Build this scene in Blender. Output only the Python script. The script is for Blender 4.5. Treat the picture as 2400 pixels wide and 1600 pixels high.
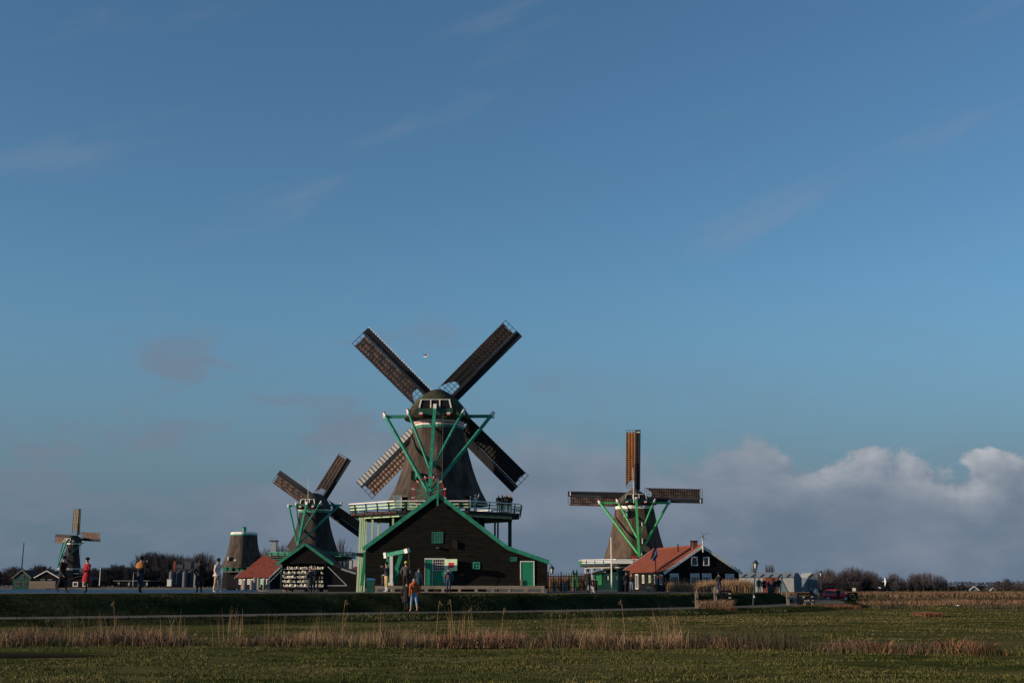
import bpy, bmesh, math, random
import numpy as np
from mathutils import Vector, Matrix, noise as mnoise
R = math.radians
rnd = random.Random(7)
scene = bpy.context.scene
COL = scene.collection
for o in list(bpy.data.objects): bpy.data.objects.remove(o)

# ------------------------------------------------------------------ camera
FPX, EYE = 3000.0, 1.6                      # focal length in pixels of the 2400 px wide photograph
PIT = math.atan(573.0 / FPX)
cam_data = bpy.data.cameras.new('camera')
cam_data.sensor_width = 36.0
cam_data.lens = FPX / 2400.0 * 36.0
cam_data.clip_start, cam_data.clip_end = 0.3, 9000.0
cam = bpy.data.objects.new('camera', cam_data)
cam.location = (0, 0, EYE)
cam.rotation_euler = (R(90) + PIT, 0, 0)
COL.objects.link(cam)
scene.camera = cam

# ------------------------------------------------------------------ light and sky
SUN_EL, SUN_LEFT = R(13.5), R(70)             # height of the sun; degrees to the left of straight behind the camera
to_sun = Vector((-math.sin(SUN_LEFT) * math.cos(SUN_EL), -math.cos(SUN_LEFT) * math.cos(SUN_EL), math.sin(SUN_EL)))
sd = bpy.data.lights.new('sun', 'SUN')
sd.energy, sd.angle, sd.color = 4.9, R(0.5), (1.0, 0.80, 0.60)
sun = bpy.data.objects.new('sun', sd)
sun.rotation_euler = (-to_sun).to_track_quat('-Z', 'Y').to_euler()
COL.objects.link(sun)

world = bpy.data.worlds.new('World'); scene.world = world; world.use_nodes = True
wt = world.node_tree; wt.nodes.clear()
def WN(t, **k):
    n = wt.nodes.new(t)
    for a, b in k.items(): setattr(n, a, b)
    return n
def wm(op, a, b=None, c=None, clamp=False):
    n = WN('ShaderNodeMath', operation=op); n.use_clamp = clamp
    for i, v in enumerate((a, b, c)):
        if v is None: continue
        if isinstance(v, (int, float)): n.inputs[i].default_value = v
        else: wt.links.new(v, n.inputs[i])
    return n.outputs[0]
def wmix(f, a, b, mode='MIX'):
    n = WN('ShaderNodeMix', data_type='RGBA', blend_type=mode)
    for s, v in ((n.inputs[0], f), (n.inputs[6], a), (n.inputs[7], b)):
        if isinstance(v, (int, float)): s.default_value = v
        elif isinstance(v, tuple): s.default_value = (*v, 1)
        else: wt.links.new(v, s)
    return n.outputs[2]
def smooth(x, lo, hi):
    n = WN('ShaderNodeMapRange', interpolation_type='SMOOTHSTEP')
    for i, v in ((0, x), (1, lo), (2, hi)):
        if isinstance(v, (int, float)): n.inputs[i].default_value = v
        else: wt.links.new(v, n.inputs[i])
    return n.outputs[0]
SKY_STRENGTH = 0.104
sky = WN('ShaderNodeTexSky', sky_type='NISHITA')
sky.sun_disc = False; sky.sun_elevation = SUN_EL
sky.sun_rotation = math.atan2(to_sun.x, to_sun.y)
sky.air_density, sky.dust_density, sky.ozone_density = 1.0, 0.6, 1.6
tc = WN('ShaderNodeTexCoord'); sp = WN('ShaderNodeSeparateXYZ'); wt.links.new(tc.outputs['Generated'], sp.inputs[0])
az = wm('ARCTAN2', sp.outputs[0], sp.outputs[1]); el = wm('ARCSINE', sp.outputs[2])
def wnoise(sx, sy, scale, detail, rough, off=(0, 0), dx=0.0, dy=0.0, skew=0.0):
    cb = WN('ShaderNodeCombineXYZ')
    wt.links.new(wm('MULTIPLY_ADD', wm('ADD', az, dx), sx, off[0]), cb.inputs[0])
    wt.links.new(wm('ADD', wm('MULTIPLY', az, skew), wm('MULTIPLY_ADD', wm('ADD', el, dy), sy, off[1])), cb.inputs[1])
    n = WN('ShaderNodeTexNoise'); n.inputs['Scale'].default_value = scale
    n.inputs['Detail'].default_value = detail; n.inputs['Roughness'].default_value = rough
    wt.links.new(cb.outputs[0], n.inputs[0]); return n.outputs[0]
base = wmix(1.0, sky.outputs[0], (SKY_STRENGTH * .64, SKY_STRENGTH * .95, SKY_STRENGTH * 1.15), 'MULTIPLY')
# thin air near the horizon: distant cloud base, grey blue
haze_f = wm('MULTIPLY', smooth(el, 0.24, 0.02), 0.90)
base = wmix(haze_f, base, (0.112, 0.164, 0.238))
# high thin streaks
ci = wnoise(1.0, 4.0, 5.0, 6, 0.55, (3.1, 0.4), skew=-1.3)
ci_f = wm('MULTIPLY', wm('MULTIPLY', smooth(ci, 0.55, 0.78), smooth(el, 0.18, 0.30)), 0.20)
base = wmix(ci_f, base, (0.30, 0.31, 0.37))
# small ragged grey patches below the streaks
pa = wnoise(1.0, 2.4, 9.0, 7, 0.58, (4.3, 6.7))
pa_f = wm('MULTIPLY', wm('MULTIPLY', smooth(pa, 0.485, 0.64), smooth(el, 0.24, 0.15)), wm('MULTIPLY_ADD', smooth(az, 0.10, -0.12), 0.62, 0.10))
base = wmix(pa_f, base, (0.172, 0.212, 0.280))
# the bank of cloud along the horizon; its top rises and falls with the direction
crv = WN('ShaderNodeFloatCurve')
wt.links.new(wm('MULTIPLY_ADD', az, 1.0, 0.5, clamp=True), crv.inputs['Value'])
TOP = [(0.0, .07), (.10, .045), (.22, .042), (.29, .080), (.36, .112), (.45, .125), (.50, .130), (.56, .122), (.62, .108), (.645, .112), (.69, .110), (.725, .094), (.77, .107), (.83, .094), (.88, .094), (.94, .09), (1.0, .08)]
cm = crv.mapping.curves[0]
cm.points[0].location, cm.points[1].location = TOP[0], TOP[-1]
for p in TOP[1:-1]: cm.points.new(*p)
crv.mapping.update()
topel = crv.outputs[0]
n1 = wnoise(1.0, 1.35, 19.0, 8, 0.56, (1.1, 5.6))
n1b = wnoise(1.0, 1.35, 19.0, 8, 0.56, (1.1, 5.6), -0.010, 0.010)
edge = wm('SUBTRACT', wm('MULTIPLY_ADD', wm('SUBTRACT', n1, 0.5), 0.085, topel), el)     # >0 inside the bank
crisp = smooth(az, 0.0, 0.27)
soft = wm('MULTIPLY_ADD', crisp, -0.034, 0.042)
inside = smooth(edge, 0.0, soft)
bank_f = wm('MULTIPLY', inside, wm('MULTIPLY_ADD', crisp, 0.12, 0.80))
lit = wm('MULTIPLY_ADD', wm('SUBTRACT', n1, n1b), 3.6, 0.45, clamp=True)
near_top = smooth(edge, 0.050, 0.004)
lit_f = wm('MULTIPLY', wm('MULTIPLY', lit, near_top), wm('MULTIPLY_ADD', smooth(az, 0.10, 0.31), 0.86, 0.16), clamp=True)
bank_col = wmix(smooth(wm('MULTIPLY_ADD', wm('SUBTRACT', wnoise(1.0, 1.8, 11.0, 6, .55, (2.2, 9.1)), .5), .30, el), 0.0, 0.12), (0.136, 0.186, 0.256), (0.208, 0.248, 0.316))
bank_col = wmix(lit_f, bank_col, (0.46, 0.475, 0.505))
final = wmix(bank_f, base, bank_col)
bg = WN('ShaderNodeBackground'); wt.links.new(final, bg.inputs[0]); bg.inputs[1].default_value = 1.0
wo = WN('ShaderNodeOutputWorld'); wt.links.new(bg.outputs[0], wo.inputs[0])

vs = scene.view_settings
vs.view_transform, vs.look, vs.exposure, vs.gamma, vs.use_curve_mapping = 'Standard', 'None', 0.0, 1.0, False

# ------------------------------------------------------------------ helpers
def ray(px, py):
    u, v = (px - 1200) / FPX, (800 - py) / FPX
    c, s = math.cos(PIT), math.sin(PIT)
    return Vector((u, c - v * s, s + v * c))
def at(px, py, Y):
    d = ray(px, py); d = d * (Y / d.y); return Vector((d.x, d.y, d.z + EYE))
def zz(py, Y): return at(1200, py, Y).z
def xx(px, Y, py=1373): return at(px, py, Y).x

class MB:
    def __init__(s): s.v, s.f, s.m = [], [], []
    def add(s, vs, fs, mi=0):
        b = len(s.v); s.v += [tuple(p) for p in vs]
        for f in fs: s.f.append(tuple(i + b for i in f)); s.m.append(mi)
        return s
    def box(s, c, d, mi=0, rot=None):
        c = Vector(c); x, y, z = d[0] / 2, d[1] / 2, d[2] / 2
        p = [Vector(q) for q in ((-x,-y,-z),(x,-y,-z),(x,y,-z),(-x,y,-z),(-x,-y,z),(x,-y,z),(x,y,z),(-x,y,z))]
        if rot is not None: p = [rot @ q for q in p]
        return s.add([q + c for q in p], [(0,3,2,1),(4,5,6,7),(0,1,5,4),(1,2,6,5),(2,3,7,6),(3,0,4,7)], mi)
    def beam(s, a, b, w, h=None, mi=0, up=(0,0,1)):
        a, b = Vector(a), Vector(b); h = h or w; d = (b - a); L = d.length; d.normalize()
        u = Vector(up)
        if abs(d.dot(u)) > .97: u = Vector((0,1,0))
        r = d.cross(u).normalized(); u = r.cross(d)
        p = []
        for e in (a, b):
            for i, j in ((-1,-1),(1,-1),(1,1),(-1,1)): p.append(e + r * (i * w / 2) + u * (j * h / 2))
        return s.add(p, [(0,1,2,3),(7,6,5,4),(0,4,5,1),(1,5,6,2),(2,6,7,3),(3,7,4,0)], mi)
    def tube(s, a, b, r0, r1=None, n=8, mi=0):
        a, b = Vector(a), Vector(b); r1 = r0 if r1 is None else r1
        d = (b - a).normalized(); u = Vector((0,0,1)) if abs(d.z) < .95 else Vector((1,0,0))
        r = d.cross(u).normalized(); u = r.cross(d); p = []
        for e, q in ((a, r0), (b, r1)):
            for k in range(n):
                t = 2 * math.pi * k / n; p.append(e + (r * math.cos(t) + u * math.sin(t)) * q)
        fs = [(k, (k+1) % n, n + (k+1) % n, n + k) for k in range(n)] + [tuple(range(n))[::-1], tuple(range(n, 2*n))]
        return s.add(p, fs, mi)
    def prism(s, pts, y0, y1, mi=0):                     # polygon in XZ pushed along Y
        n = len(pts); p = [(x, y0, z) for x, z in pts] + [(x, y1, z) for x, z in pts]
        return s.add(p, [tuple(range(n)), tuple(range(2*n-1, n-1, -1))] + [(k, n + k, n + (k+1) % n, (k+1) % n) for k in range(n)], mi)
    def plan(s, pts, z0, z1, mi=0):                      # polygon in XY pushed along Z
        n = len(pts); p = [(x, y, z0) for x, y in pts] + [(x, y, z1) for x, y in pts]
        return s.add(p, [tuple(range(n))[::-1], tuple(range(n, 2*n))] + [(k, (k+1) % n, n + (k+1) % n, n + k) for k in range(n)], mi)
    def rings(s, rings, mi=0, closed=True, cap=True):
        n = len(rings[0]); b = len(s.v)
        for r in rings: s.v += [tuple(p) for p in r]
        for j in range(len(rings) - 1):
            for k in range(n if closed else n - 1):
                q = (k + 1) % n; s.f.append((b+j*n+k, b+j*n+q, b+(j+1)*n+q, b+(j+1)*n+k)); s.m.append(mi)
        if cap:
            s.f.append(tuple(b + k for k in range(n))[::-1]); s.m.append(mi)
            s.f.append(tuple(b + (len(rings)-1)*n + k for k in range(n))); s.m.append(mi)
        return s
    def mesh(s, name, mats, smooth=False):
        me = bpy.data.meshes.new(name); me.from_pydata(s.v, [], s.f)
        for m in (mats if isinstance(mats, (list, tuple)) else [mats]): me.materials.append(m)
        if len(me.materials) > 1: me.polygons.foreach_set('material_index', s.m)
        if smooth: me.polygons.foreach_set('use_smooth', [True] * len(me.polygons))
        bm = bmesh.new(); bm.from_mesh(me); bmesh.ops.recalc_face_normals(bm, faces=bm.faces); bm.to_mesh(me); bm.free()
        me.update(); return me
    def build(s, name, mats, parent=None, loc=None, smooth=False):
        return link(name, s.mesh(name, mats, smooth), parent, loc)
def link(name, me, parent=None, loc=None, rot=None):
    o = bpy.data.objects.new(name, me); COL.objects.link(o)
    if parent is not None: o.parent = parent
    if loc is not None: o.location = loc
    if rot is not None: o.rotation_euler = rot
    return o
def tag(o, label=None, cat=None, group=None, kind=None):
    for k, v in (('label', label), ('category', cat), ('group', group), ('kind', kind)):
        if v: o[k] = v
    return o
def thing(name, label, cat, loc=(0,0,0), rz=0.0, group=None):
    o = link(name, None, None, loc, (0, 0, rz)); o.empty_display_size = .3
    return tag(o, label, cat, group)
def copy_tree(o, parent=None):
    c = o.copy(); COL.objects.link(c)
    if parent is not None: c.parent = parent
    for ch in o.children: copy_tree(ch, c)
    return c

# ------------------------------------------------------------------ materials
MATS = {}
def mat(name, col, rough=.75, var=.18, scale=2.0, detail=5, stretch=(1,1,1), col2=None, bump=0.0, bscale=None, bstretch=None, metal=0.0, spec=.3, island=0.0, lo=.35, hi=.65, sheen=0):
    if name in MATS: return MATS[name]
    m = bpy.data.materials.new(name); m.use_nodes = True; t = m.node_tree; n = t.nodes; L = t.links
    b = n['Principled BSDF']; b.inputs['Roughness'].default_value = rough; b.inputs['Metallic'].default_value = metal
    b.inputs['Specular IOR Level'].default_value = spec
    c = n.new('ShaderNodeTexCoord'); mp = n.new('ShaderNodeMapping'); mp.inputs['Scale'].default_value = stretch
    L.new(c.outputs['Object'], mp.inputs[0])
    nz = n.new('ShaderNodeTexNoise'); nz.inputs['Scale'].default_value = scale; nz.inputs['Detail'].default_value = detail; nz.inputs['Roughness'].default_value = .6
    L.new(mp.outputs[0], nz.inputs[0])
    rp = n.new('ShaderNodeMapRange'); rp.inputs[1].default_value = lo; rp.inputs[2].default_value = hi; L.new(nz.outputs[0], rp.inputs[0])
    mx = n.new('ShaderNodeMix'); mx.data_type = 'RGBA'; L.new(rp.outputs[0], mx.inputs[0])
    a = tuple(x * (1 - var) for x in col); z = tuple(min(1, x * (1 + var)) for x in (col2 or col))
    mx.inputs[6].default_value = (*a, 1); mx.inputs[7].default_value = (*z, 1)
    out = mx.outputs[2]
    if island:
        g = n.new('ShaderNodeNewGeometry'); r2 = n.new('ShaderNodeMapRange'); r2.inputs[3].default_value = 1 - island; r2.inputs[4].default_value = 1 + island
        L.new(g.outputs['Random Per Island'], r2.inputs[0])
        m2 = n.new('ShaderNodeMix'); m2.data_type = 'RGBA'; m2.blend_type = 'MULTIPLY'; m2.inputs[0].default_value = 1
        L.new(out, m2.inputs[6]); L.new(r2.outputs[0], m2.inputs[7]); out = m2.outputs[2]
    L.new(out, b.inputs['Base Color'])
    if bump:
        bz = n.new('ShaderNodeTexNoise'); bz.inputs['Scale'].default_value = bscale or scale * 4; bz.inputs['Detail'].default_value = 4
        mb = n.new('ShaderNodeMapping'); mb.inputs['Scale'].default_value = bstretch or stretch; L.new(c.outputs['Object'], mb.inputs[0]); L.new(mb.outputs[0], bz.inputs[0])
        bp = n.new('ShaderNodeBump'); bp.inputs['Strength'].default_value = 1.0; bp.inputs['Distance'].default_value = bump
        L.new(bz.outputs[0], bp.inputs['Height']); L.new(bp.outputs[0], b.inputs['Normal'])
    MATS[name] = m; return m
M = {}
M['thatch'] = mat('thatch', (.062,.046,.036), .95, .5, 1.1, 9, (1,1,.35), bump=.05, bscale=9, bstretch=(1.4,1.4,.18))
M['thatch_warm'] = mat('thatch warm', (.084,.059,.041), .95, .45, 1.1, 9, (1,1,.35), bump=.05, bscale=9, bstretch=(1.4,1.4,.18))
M['cap_thatch'] = mat('cap thatch', (.050,.042,.030), .95, .35, 1.1, 8, bump=.05, bscale=7)
M['moss'] = mat('mossy thatch', (.052,.043,.030), .98, .25, .9, 8, col2=(.042,.052,.015), bump=.06, bscale=7, lo=.45, hi=.6)
M['thatch_dark'] = mat('dark thatch', (.040,.031,.027), .95, .35, 1.3, 8, (1,1,.35), bump=.05, bscale=9, bstretch=(1.4,1.4,.18))
M['green'] = mat('green paint', (.022,.200,.125), .6, .32, 2.6, 8, bump=.004, bscale=12)
M['green2'] = mat('grass green paint', (.055,.330,.105), .45, .16, 1.5, bump=.004, bscale=12)
M['door_green'] = mat('door green paint', (.015,.200,.105), .45, .12, 2.0, stretch=(6,6,.4), bump=.006, bscale=4, bstretch=(8,8,.2))
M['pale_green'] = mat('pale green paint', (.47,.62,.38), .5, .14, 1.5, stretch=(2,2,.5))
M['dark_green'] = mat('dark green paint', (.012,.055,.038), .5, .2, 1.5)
M['white'] = mat('white paint', (.72,.69,.63), .5, .12, 2.5)
M['red'] = mat('red paint', (.42,.022,.03), .5, .12, 2.5)
M['tar'] = mat('tarred boards', (.0135,.0125,.0105), .95, spec=.02, var=.32, scale=.8, detail=6, stretch=(1,1,6), bump=.006, bscale=6, bstretch=(.4,.4,8))# .30, .8, 6, (1,1,6), bump=.006, bscale=6, bstretch=(.4,.4,8))
M['tar_dark'] = mat('black tarred boards', (.011,.010,.011), .9, spec=.08, var=.3, scale=.8, detail=6, stretch=(1,1,6), bump=.006, bscale=6, bstretch=(.4,.4,8))# .3, .8, 6, (1,1,6), bump=.006, bscale=6, bstretch=(.4,.4,8))
M['dark_wood'] = mat('dark stained wood', (.020,.019,.019), .7, .25, 1.5, stretch=(1,1,1))
M['sail_board'] = mat('black sail board', (.016,.016,.020), .7, .25, 1.5)
M['cloth'] = mat('brown sailcloth', (.27,.17,.125), .9, .22, 1.4, 6)
M['cloth_shaded'] = mat('shaded brown sailcloth', (.14,.09,.068), .9, .22, 1.4, 6)  # same brown cloth, shade of sails tilted from the sun put into the colour
M['cloth_orange'] = mat('orange brown sailcloth', (.50,.185,.058), .9, .15, 1.4, 6)
M['cloth_shadow'] = mat('shadowed sailcloth', (.030,.023,.020), .9, .22, 1.4, 6)  # same brown cloth, shadow on the lower right sail put into the colour
M['panel_white'] = mat('pale sail panels', (.47,.43,.37), .8, .15, 2)
M['cloth_pale'] = mat('pale sailcloth', (.34,.27,.185), .9, .15, 1.4, 6)
M['lattice'] = mat('weathered lattice wood', (.055,.043,.036), .85, .25, 3)
M['void'] = mat('dark interior', (.004,.004,.004), .9, .1, 1)
M['glass'] = mat('window glass', (.030,.036,.040), .12, .3, 1.2, spec=.5)
M['glass_green'] = mat('greenish glass', (.03,.10,.075), .2, .3, 1.2, spec=.5)
M['plank'] = mat('weathered planks', (.20,.165,.125), .85, .3, 2.5, 6, (.5,4,4), bump=.01, bscale=5)
M['wood'] = mat('grey brown wood', (.22,.17,.125), .85, .3, 2.5, 6, (3,3,.5), bump=.01, bscale=6)
M['pier'] = mat('bleached pier wood', (.27,.235,.20), .85, .3, 1.5, 6, (3,3,.5))
M['iron'] = mat('black iron', (.012,.012,.013), .55, .2, 4, metal=.2)
M['lampgreen'] = mat('dark lamp paint', (.020,.032,.032), .5, .2, 4)
M['lampglass'] = mat('milky lamp glass', (.50,.47,.36), .35, .12, 6)
M['tile'] = mat('red clay tiles', (.25,.060,.030), .85, .28, .9, 7, col2=(.17,.050,.030), bump=.012, bscale=4)
M['tile_dark'] = mat('dark red clay tiles', (.135,.028,.017), .85, .3, 1.2, 7, bump=.012, bscale=4)
M['roof_dark'] = mat('dark roof', (.030,.026,.024), .85, .25, 2, bump=.01)
M['brick'] = mat('chimney brick', (.20,.085,.055), .9, .3, 6)
M['grey_paint'] = mat('grey paint', (.30,.33,.33), .6, .15, 2)
M['bluegrey'] = mat('blue grey paint', (.17,.235,.24), .6, .15, 2)
M['corrugated'] = mat('pale sheet roof', (.28,.29,.27), .7, .15, 1, stretch=(.4,1,1))
M['shed_wall'] = mat('pale shed wall', (.46,.45,.42), .7, .12, 1)
M['shed_gable'] = mat('blue grey shed gable', (.10,.135,.16), .7, .12, 1)
M['steel'] = mat('dull steel', (.065,.072,.085), .55, .15, 2, metal=.3)
M['rust'] = mat('rust red sheet', (.20,.055,.035), .8, .2, 2)
M['asphalt'] = mat('worn asphalt', (.125,.108,.088), .95, spec=.02, var=.25, scale=1.2, detail=8, bump=.01, bscale=20)# .25, 1.2, 8, bump=.01, bscale=20)
M['gravel'] = mat('gravel yard', (.085,.074,.058), .95, .35, 1.0, 8, bump=.02, bscale=14)
M['bark'] = mat('bark', (.055,.045,.042), .9, .25, 3)
M['twig'] = mat('bare twigs', (.100,.080,.084), .9, .2, .6, island=.3, spec=.02)
M['twig_dark'] = mat('dark bare twigs', (.050,.047,.055), .9, .2, .6, island=.35, spec=.02)
M['twig_grey'] = mat('grey bare twigs', (.115,.10,.098), .9, .2, .6, island=.3)
M['needle'] = mat('dark evergreen', (.014,.020,.016), .9, .25, .6, island=.35)
M['bluebin'] = mat('blue bin lid', (.03,.16,.28), .4, .1, 3)
M['bin'] = mat('green bin', (.010,.075,.050), .5, .15, 3)
M['clog'] = mat('pale clog wood', (.74,.67,.50), .6, .12, 5, island=.18)
M['shelf'] = mat('white shelf boards', (.62,.57,.55), .6, .12, 3)
M['feather'] = mat('white feathers', (.85,.84,.82), .8, .06, 5)
M['feather_grey'] = mat('grey feathers', (.20,.21,.23), .8, .12, 5)
M['skin'] = mat('skin', (.42,.24,.17), .6, .08, 6)
M['red_car'] = mat('red car paint', (.36,.012,.025), .25, .06, 2, spec=.5)
M['tyre'] = mat('tyre rubber', (.012,.012,.012), .85, .1, 5)
M['rim'] = mat('wheel rim', (.45,.45,.46), .35, .1, 5, metal=.7)
M['flag_blue'] = mat('flag blue', (.03,.06,.25), .8, .1, 3)
# ------------------------------------------------------------------ ground
M['field'] = mat('meadow soil and grass', (.052,.066,.015), .97, .3, .4, 10, (.45,1.3,1), col2=(.108,.090,.034), bump=.05, bscale=3.0, lo=.38, hi=.68, spec=.0)
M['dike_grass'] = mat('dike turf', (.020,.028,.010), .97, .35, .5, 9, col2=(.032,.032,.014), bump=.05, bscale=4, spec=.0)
M['blade'] = mat('grass blades', (.084,.102,.022), .9, .22, .3, 7, (.6,1.2,1), col2=(.135,.116,.042), island=.25, lo=.36, hi=.62, spec=.05)
M['blade_far'] = mat('far grass blades', (.086,.096,.025), .9, .3, .15, 6, (.35,1.6,1), col2=(.165,.130,.054), island=.22, lo=.38, hi=.62, spec=.05)
M['tuss'] = mat('tussock blades', (.040,.052,.014), .9, .3, .4, 6, col2=(.10,.075,.035), island=.5, spec=.03)
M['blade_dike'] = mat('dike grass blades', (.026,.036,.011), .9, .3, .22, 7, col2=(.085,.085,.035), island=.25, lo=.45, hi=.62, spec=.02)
M['reed_tan'] = mat('dry tan reed', (.275,.172,.095), .85, .2, .8, 4, island=.4)
M['reed_brown'] = mat('brown reed litter', (.165,.100,.060), .9, .25, .8, 4, island=.5)
M['reed_rust'] = mat('rusty dock leaves', (.19,.085,.045), .9, .25, .8, 4, island=.45)
M['reed_far'] = mat('far rusty reeds', (.125,.068,.046), .9, .25, .2, 5, col2=(.17,.11,.065), island=.3, spec=.03)
M['rush'] = mat('dark rushes', (.060,.050,.027), .9, .25, .8, 4, island=.4)
M['mud'] = mat('wet mud', (.030,.024,.019), .95, .35, .8, 6, (.4,1.2,1), bump=.04, spec=0.0)
M['bank'] = mat('river bank grass', (.070,.058,.026), .95, .3, .3, 7, col2=(.13,.085,.05))

def spline(pts, n):
    P = [Vector((*p, 0)) for p in pts]; P = [2 * P[0] - P[1]] + P + [2 * P[-1] - P[-2]]; out = []
    for i in range(1, len(P) - 2):
        for k in range(n):
            t = k / n; a, b, c, d = P[i-1:i+3]
            out.append(.5 * ((2*b) + (c-a)*t + (2*a-5*b+4*c-d)*t*t + (3*b-a-3*c+d)*t**3))
    out.append(P[-2]); return out
LINE = spline([(-95,26),(-45,49),(-22.3,57.2),(-8.7,66.8),(0,72.5),(10.8,84),(17.5,94),(23,108),(30.5,145),(38,200),(44,260)], 10)
NRM = []
for i, p in enumerate(LINE):
    d = (LINE[min(i+1, len(LINE)-1)] - LINE[max(i-1, 0)]).normalized(); NRM.append(Vector((-d.y, d.x, 0)))
def interp(x, tab):
    if x <= tab[0][0]: return tab[0][1]
    for (a, b), (c, d) in zip(tab, tab[1:]):
        if x <= c: return b + (d - b) * (x - a) / (c - a)
    return tab[-1][1]
def zcrest(Y): return interp(Y, [(60,1.2),(70,1.17),(85,1.08),(105,1.05),(125,.92),(148,.80),(200,.5),(260,.3)])
def wob(p, s=.35, k=0): return mnoise.noise(Vector((p.x * s, p.y * s, 7.3 + k)))
def strip(name, offs, mats, smooth=True, wobble=0.0):
    mb = MB(); rings = []
    for i, (p, n) in enumerate(zip(LINE, NRM)):
        row = []
        for j, (t, z) in enumerate(offs):
            t = t(p) if callable(t) else t
            q = p + n * (t + wobble * wob(p, .5, j)); zc = zcrest(p.y)
            row.append((q.x, q.y, z(zc) + .5 * wobble * wob(p, .8, j + 9) if callable(z) else z))
        rings.append(row)
    mb.rings(rings, closed=False, cap=False); return tag(mb.build(name, mats, smooth=smooth), kind='structure')
# meadow, one sheet to the horizon
xs = [math.copysign(abs(s) ** 2.6 * 2600, s) for s in np.linspace(-1, 1, 221)]
ys = list(np.arange(4, 72, .45)) + list(np.geomspace(72, 4500, 60))
def zfield(x, y):
    if y > 95: return 0.0
    if y > 28.6 and y < 33.2 and x < -8: return 0.0
    return .085 * mnoise.noise(Vector((x * .3, y * .42, 0))) + .05 * mnoise.noise(Vector((x * 1.3, y * 1.6, 4)))
mb = MB(); mb.rings([[(x, y, zfield(x, y)) for x in xs] for y in ys], closed=False, cap=False)
tag(mb.build('meadow', M['field'], smooth=True), kind='structure')
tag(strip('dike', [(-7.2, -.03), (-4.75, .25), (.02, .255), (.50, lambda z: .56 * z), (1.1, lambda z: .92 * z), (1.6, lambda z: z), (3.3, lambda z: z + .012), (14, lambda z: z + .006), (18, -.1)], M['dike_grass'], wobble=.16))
strip('path', [(-4.4, .275), (-2.2, .32), (-.05, .275)], M['asphalt'])
strip('dike_road', [(3.75, lambda z: z + .05), (6.2, lambda z: z + .075), (8.2, lambda z: z + .055)], M['asphalt'])
back = [p + n * 8.5 for p, n in zip(LINE, NRM)]
PZ = 1.1
bk = [(q.x, q.y) for q in back if -22 < q.x and q.y < 128]
plateau = bk + [(24, 150), (30, 200), (30, 318), (-46, 318), (-41, 240), (-37, 190), (-26, 140), (-22.5, 112), (-22, 96)]
mb = MB(); mb.plan(plateau, .05, PZ); tag(mb.build('mill_yard', M['gravel']), kind='structure')
# river
water = bpy.data.materials.new('river water'); water.use_nodes = True
wb = water.node_tree.nodes['Principled BSDF']; wb.inputs['Base Color'].default_value = (.018,.050,.095,1); wb.inputs['Roughness'].default_value = .3; wb.inputs['IOR'].default_value = 1.09
c_ = water.node_tree.nodes.new('ShaderNodeTexCoord'); mp_ = water.node_tree.nodes.new('ShaderNodeMapping'); mp_.inputs['Scale'].default_value = (.35, .9, 1)
nz_ = water.node_tree.nodes.new('ShaderNodeTexNoise'); nz_.inputs['Scale'].default_value = 1.1; nz_.inputs['Detail'].default_value = 5
bp_ = water.node_tree.nodes.new('ShaderNodeBump'); bp_.inputs['Distance'].default_value = .8
for a, b in ((c_.outputs['Object'], mp_.inputs[0]), (mp_.outputs[0], nz_.inputs[0]), (nz_.outputs[0], bp_.inputs['Height']), (bp_.outputs[0], wb.inputs['Normal'])): water.node_tree.links.new(a, b)
left = [p + n * 12 for p, n in zip(LINE, NRM) if p.x < -19]
riv = [(q.x, q.y) for q in left] + [(-21, 97), (-21.5, 113), (-25, 141), (-35, 190), (-40, 240), (-44, 322), (-44, 345), (-120, 380), (-170, 425), (-1400, 700), (-1400, 60)]
mb = MB(); mb.add([(x, y, .75) for x, y in riv], [tuple(range(len(riv)))]); tag(mb.build('river', water), kind='structure')
mb = MB()
bank_line = [(-1500, 690), (-175, 418), (-118, 372), (-60, 334), (-34, 325), (60, 330)]
ring = [[(x, y, .2), (x, y + 2.5, .95), (x, y + 7, 1.22), (x * 1.6 if x < -100 else x, 4400, 1.25)] for x, y in bank_line]
mb.rings(ring, closed=False, cap=False); tag(mb.build('far_bank', M['bank'], smooth=False), kind='structure')
# wet mud at the near left
mb = MB(); pts = [(-30, 29.4), (-14, 29.2), (-10.5, 29.9), (-9.2, 30.6), (-11.5, 31.7), (-15, 32.4), (-30, 32.6)]
pts = [(q.x, q.y) for q in spline(pts + [pts[0]], 6)][:-1]
mb.add([(x, y, .012) for x, y in pts], [tuple(range(len(pts)))]); tag(mb.build('mud_patch', M['mud']), kind='structure')

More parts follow.
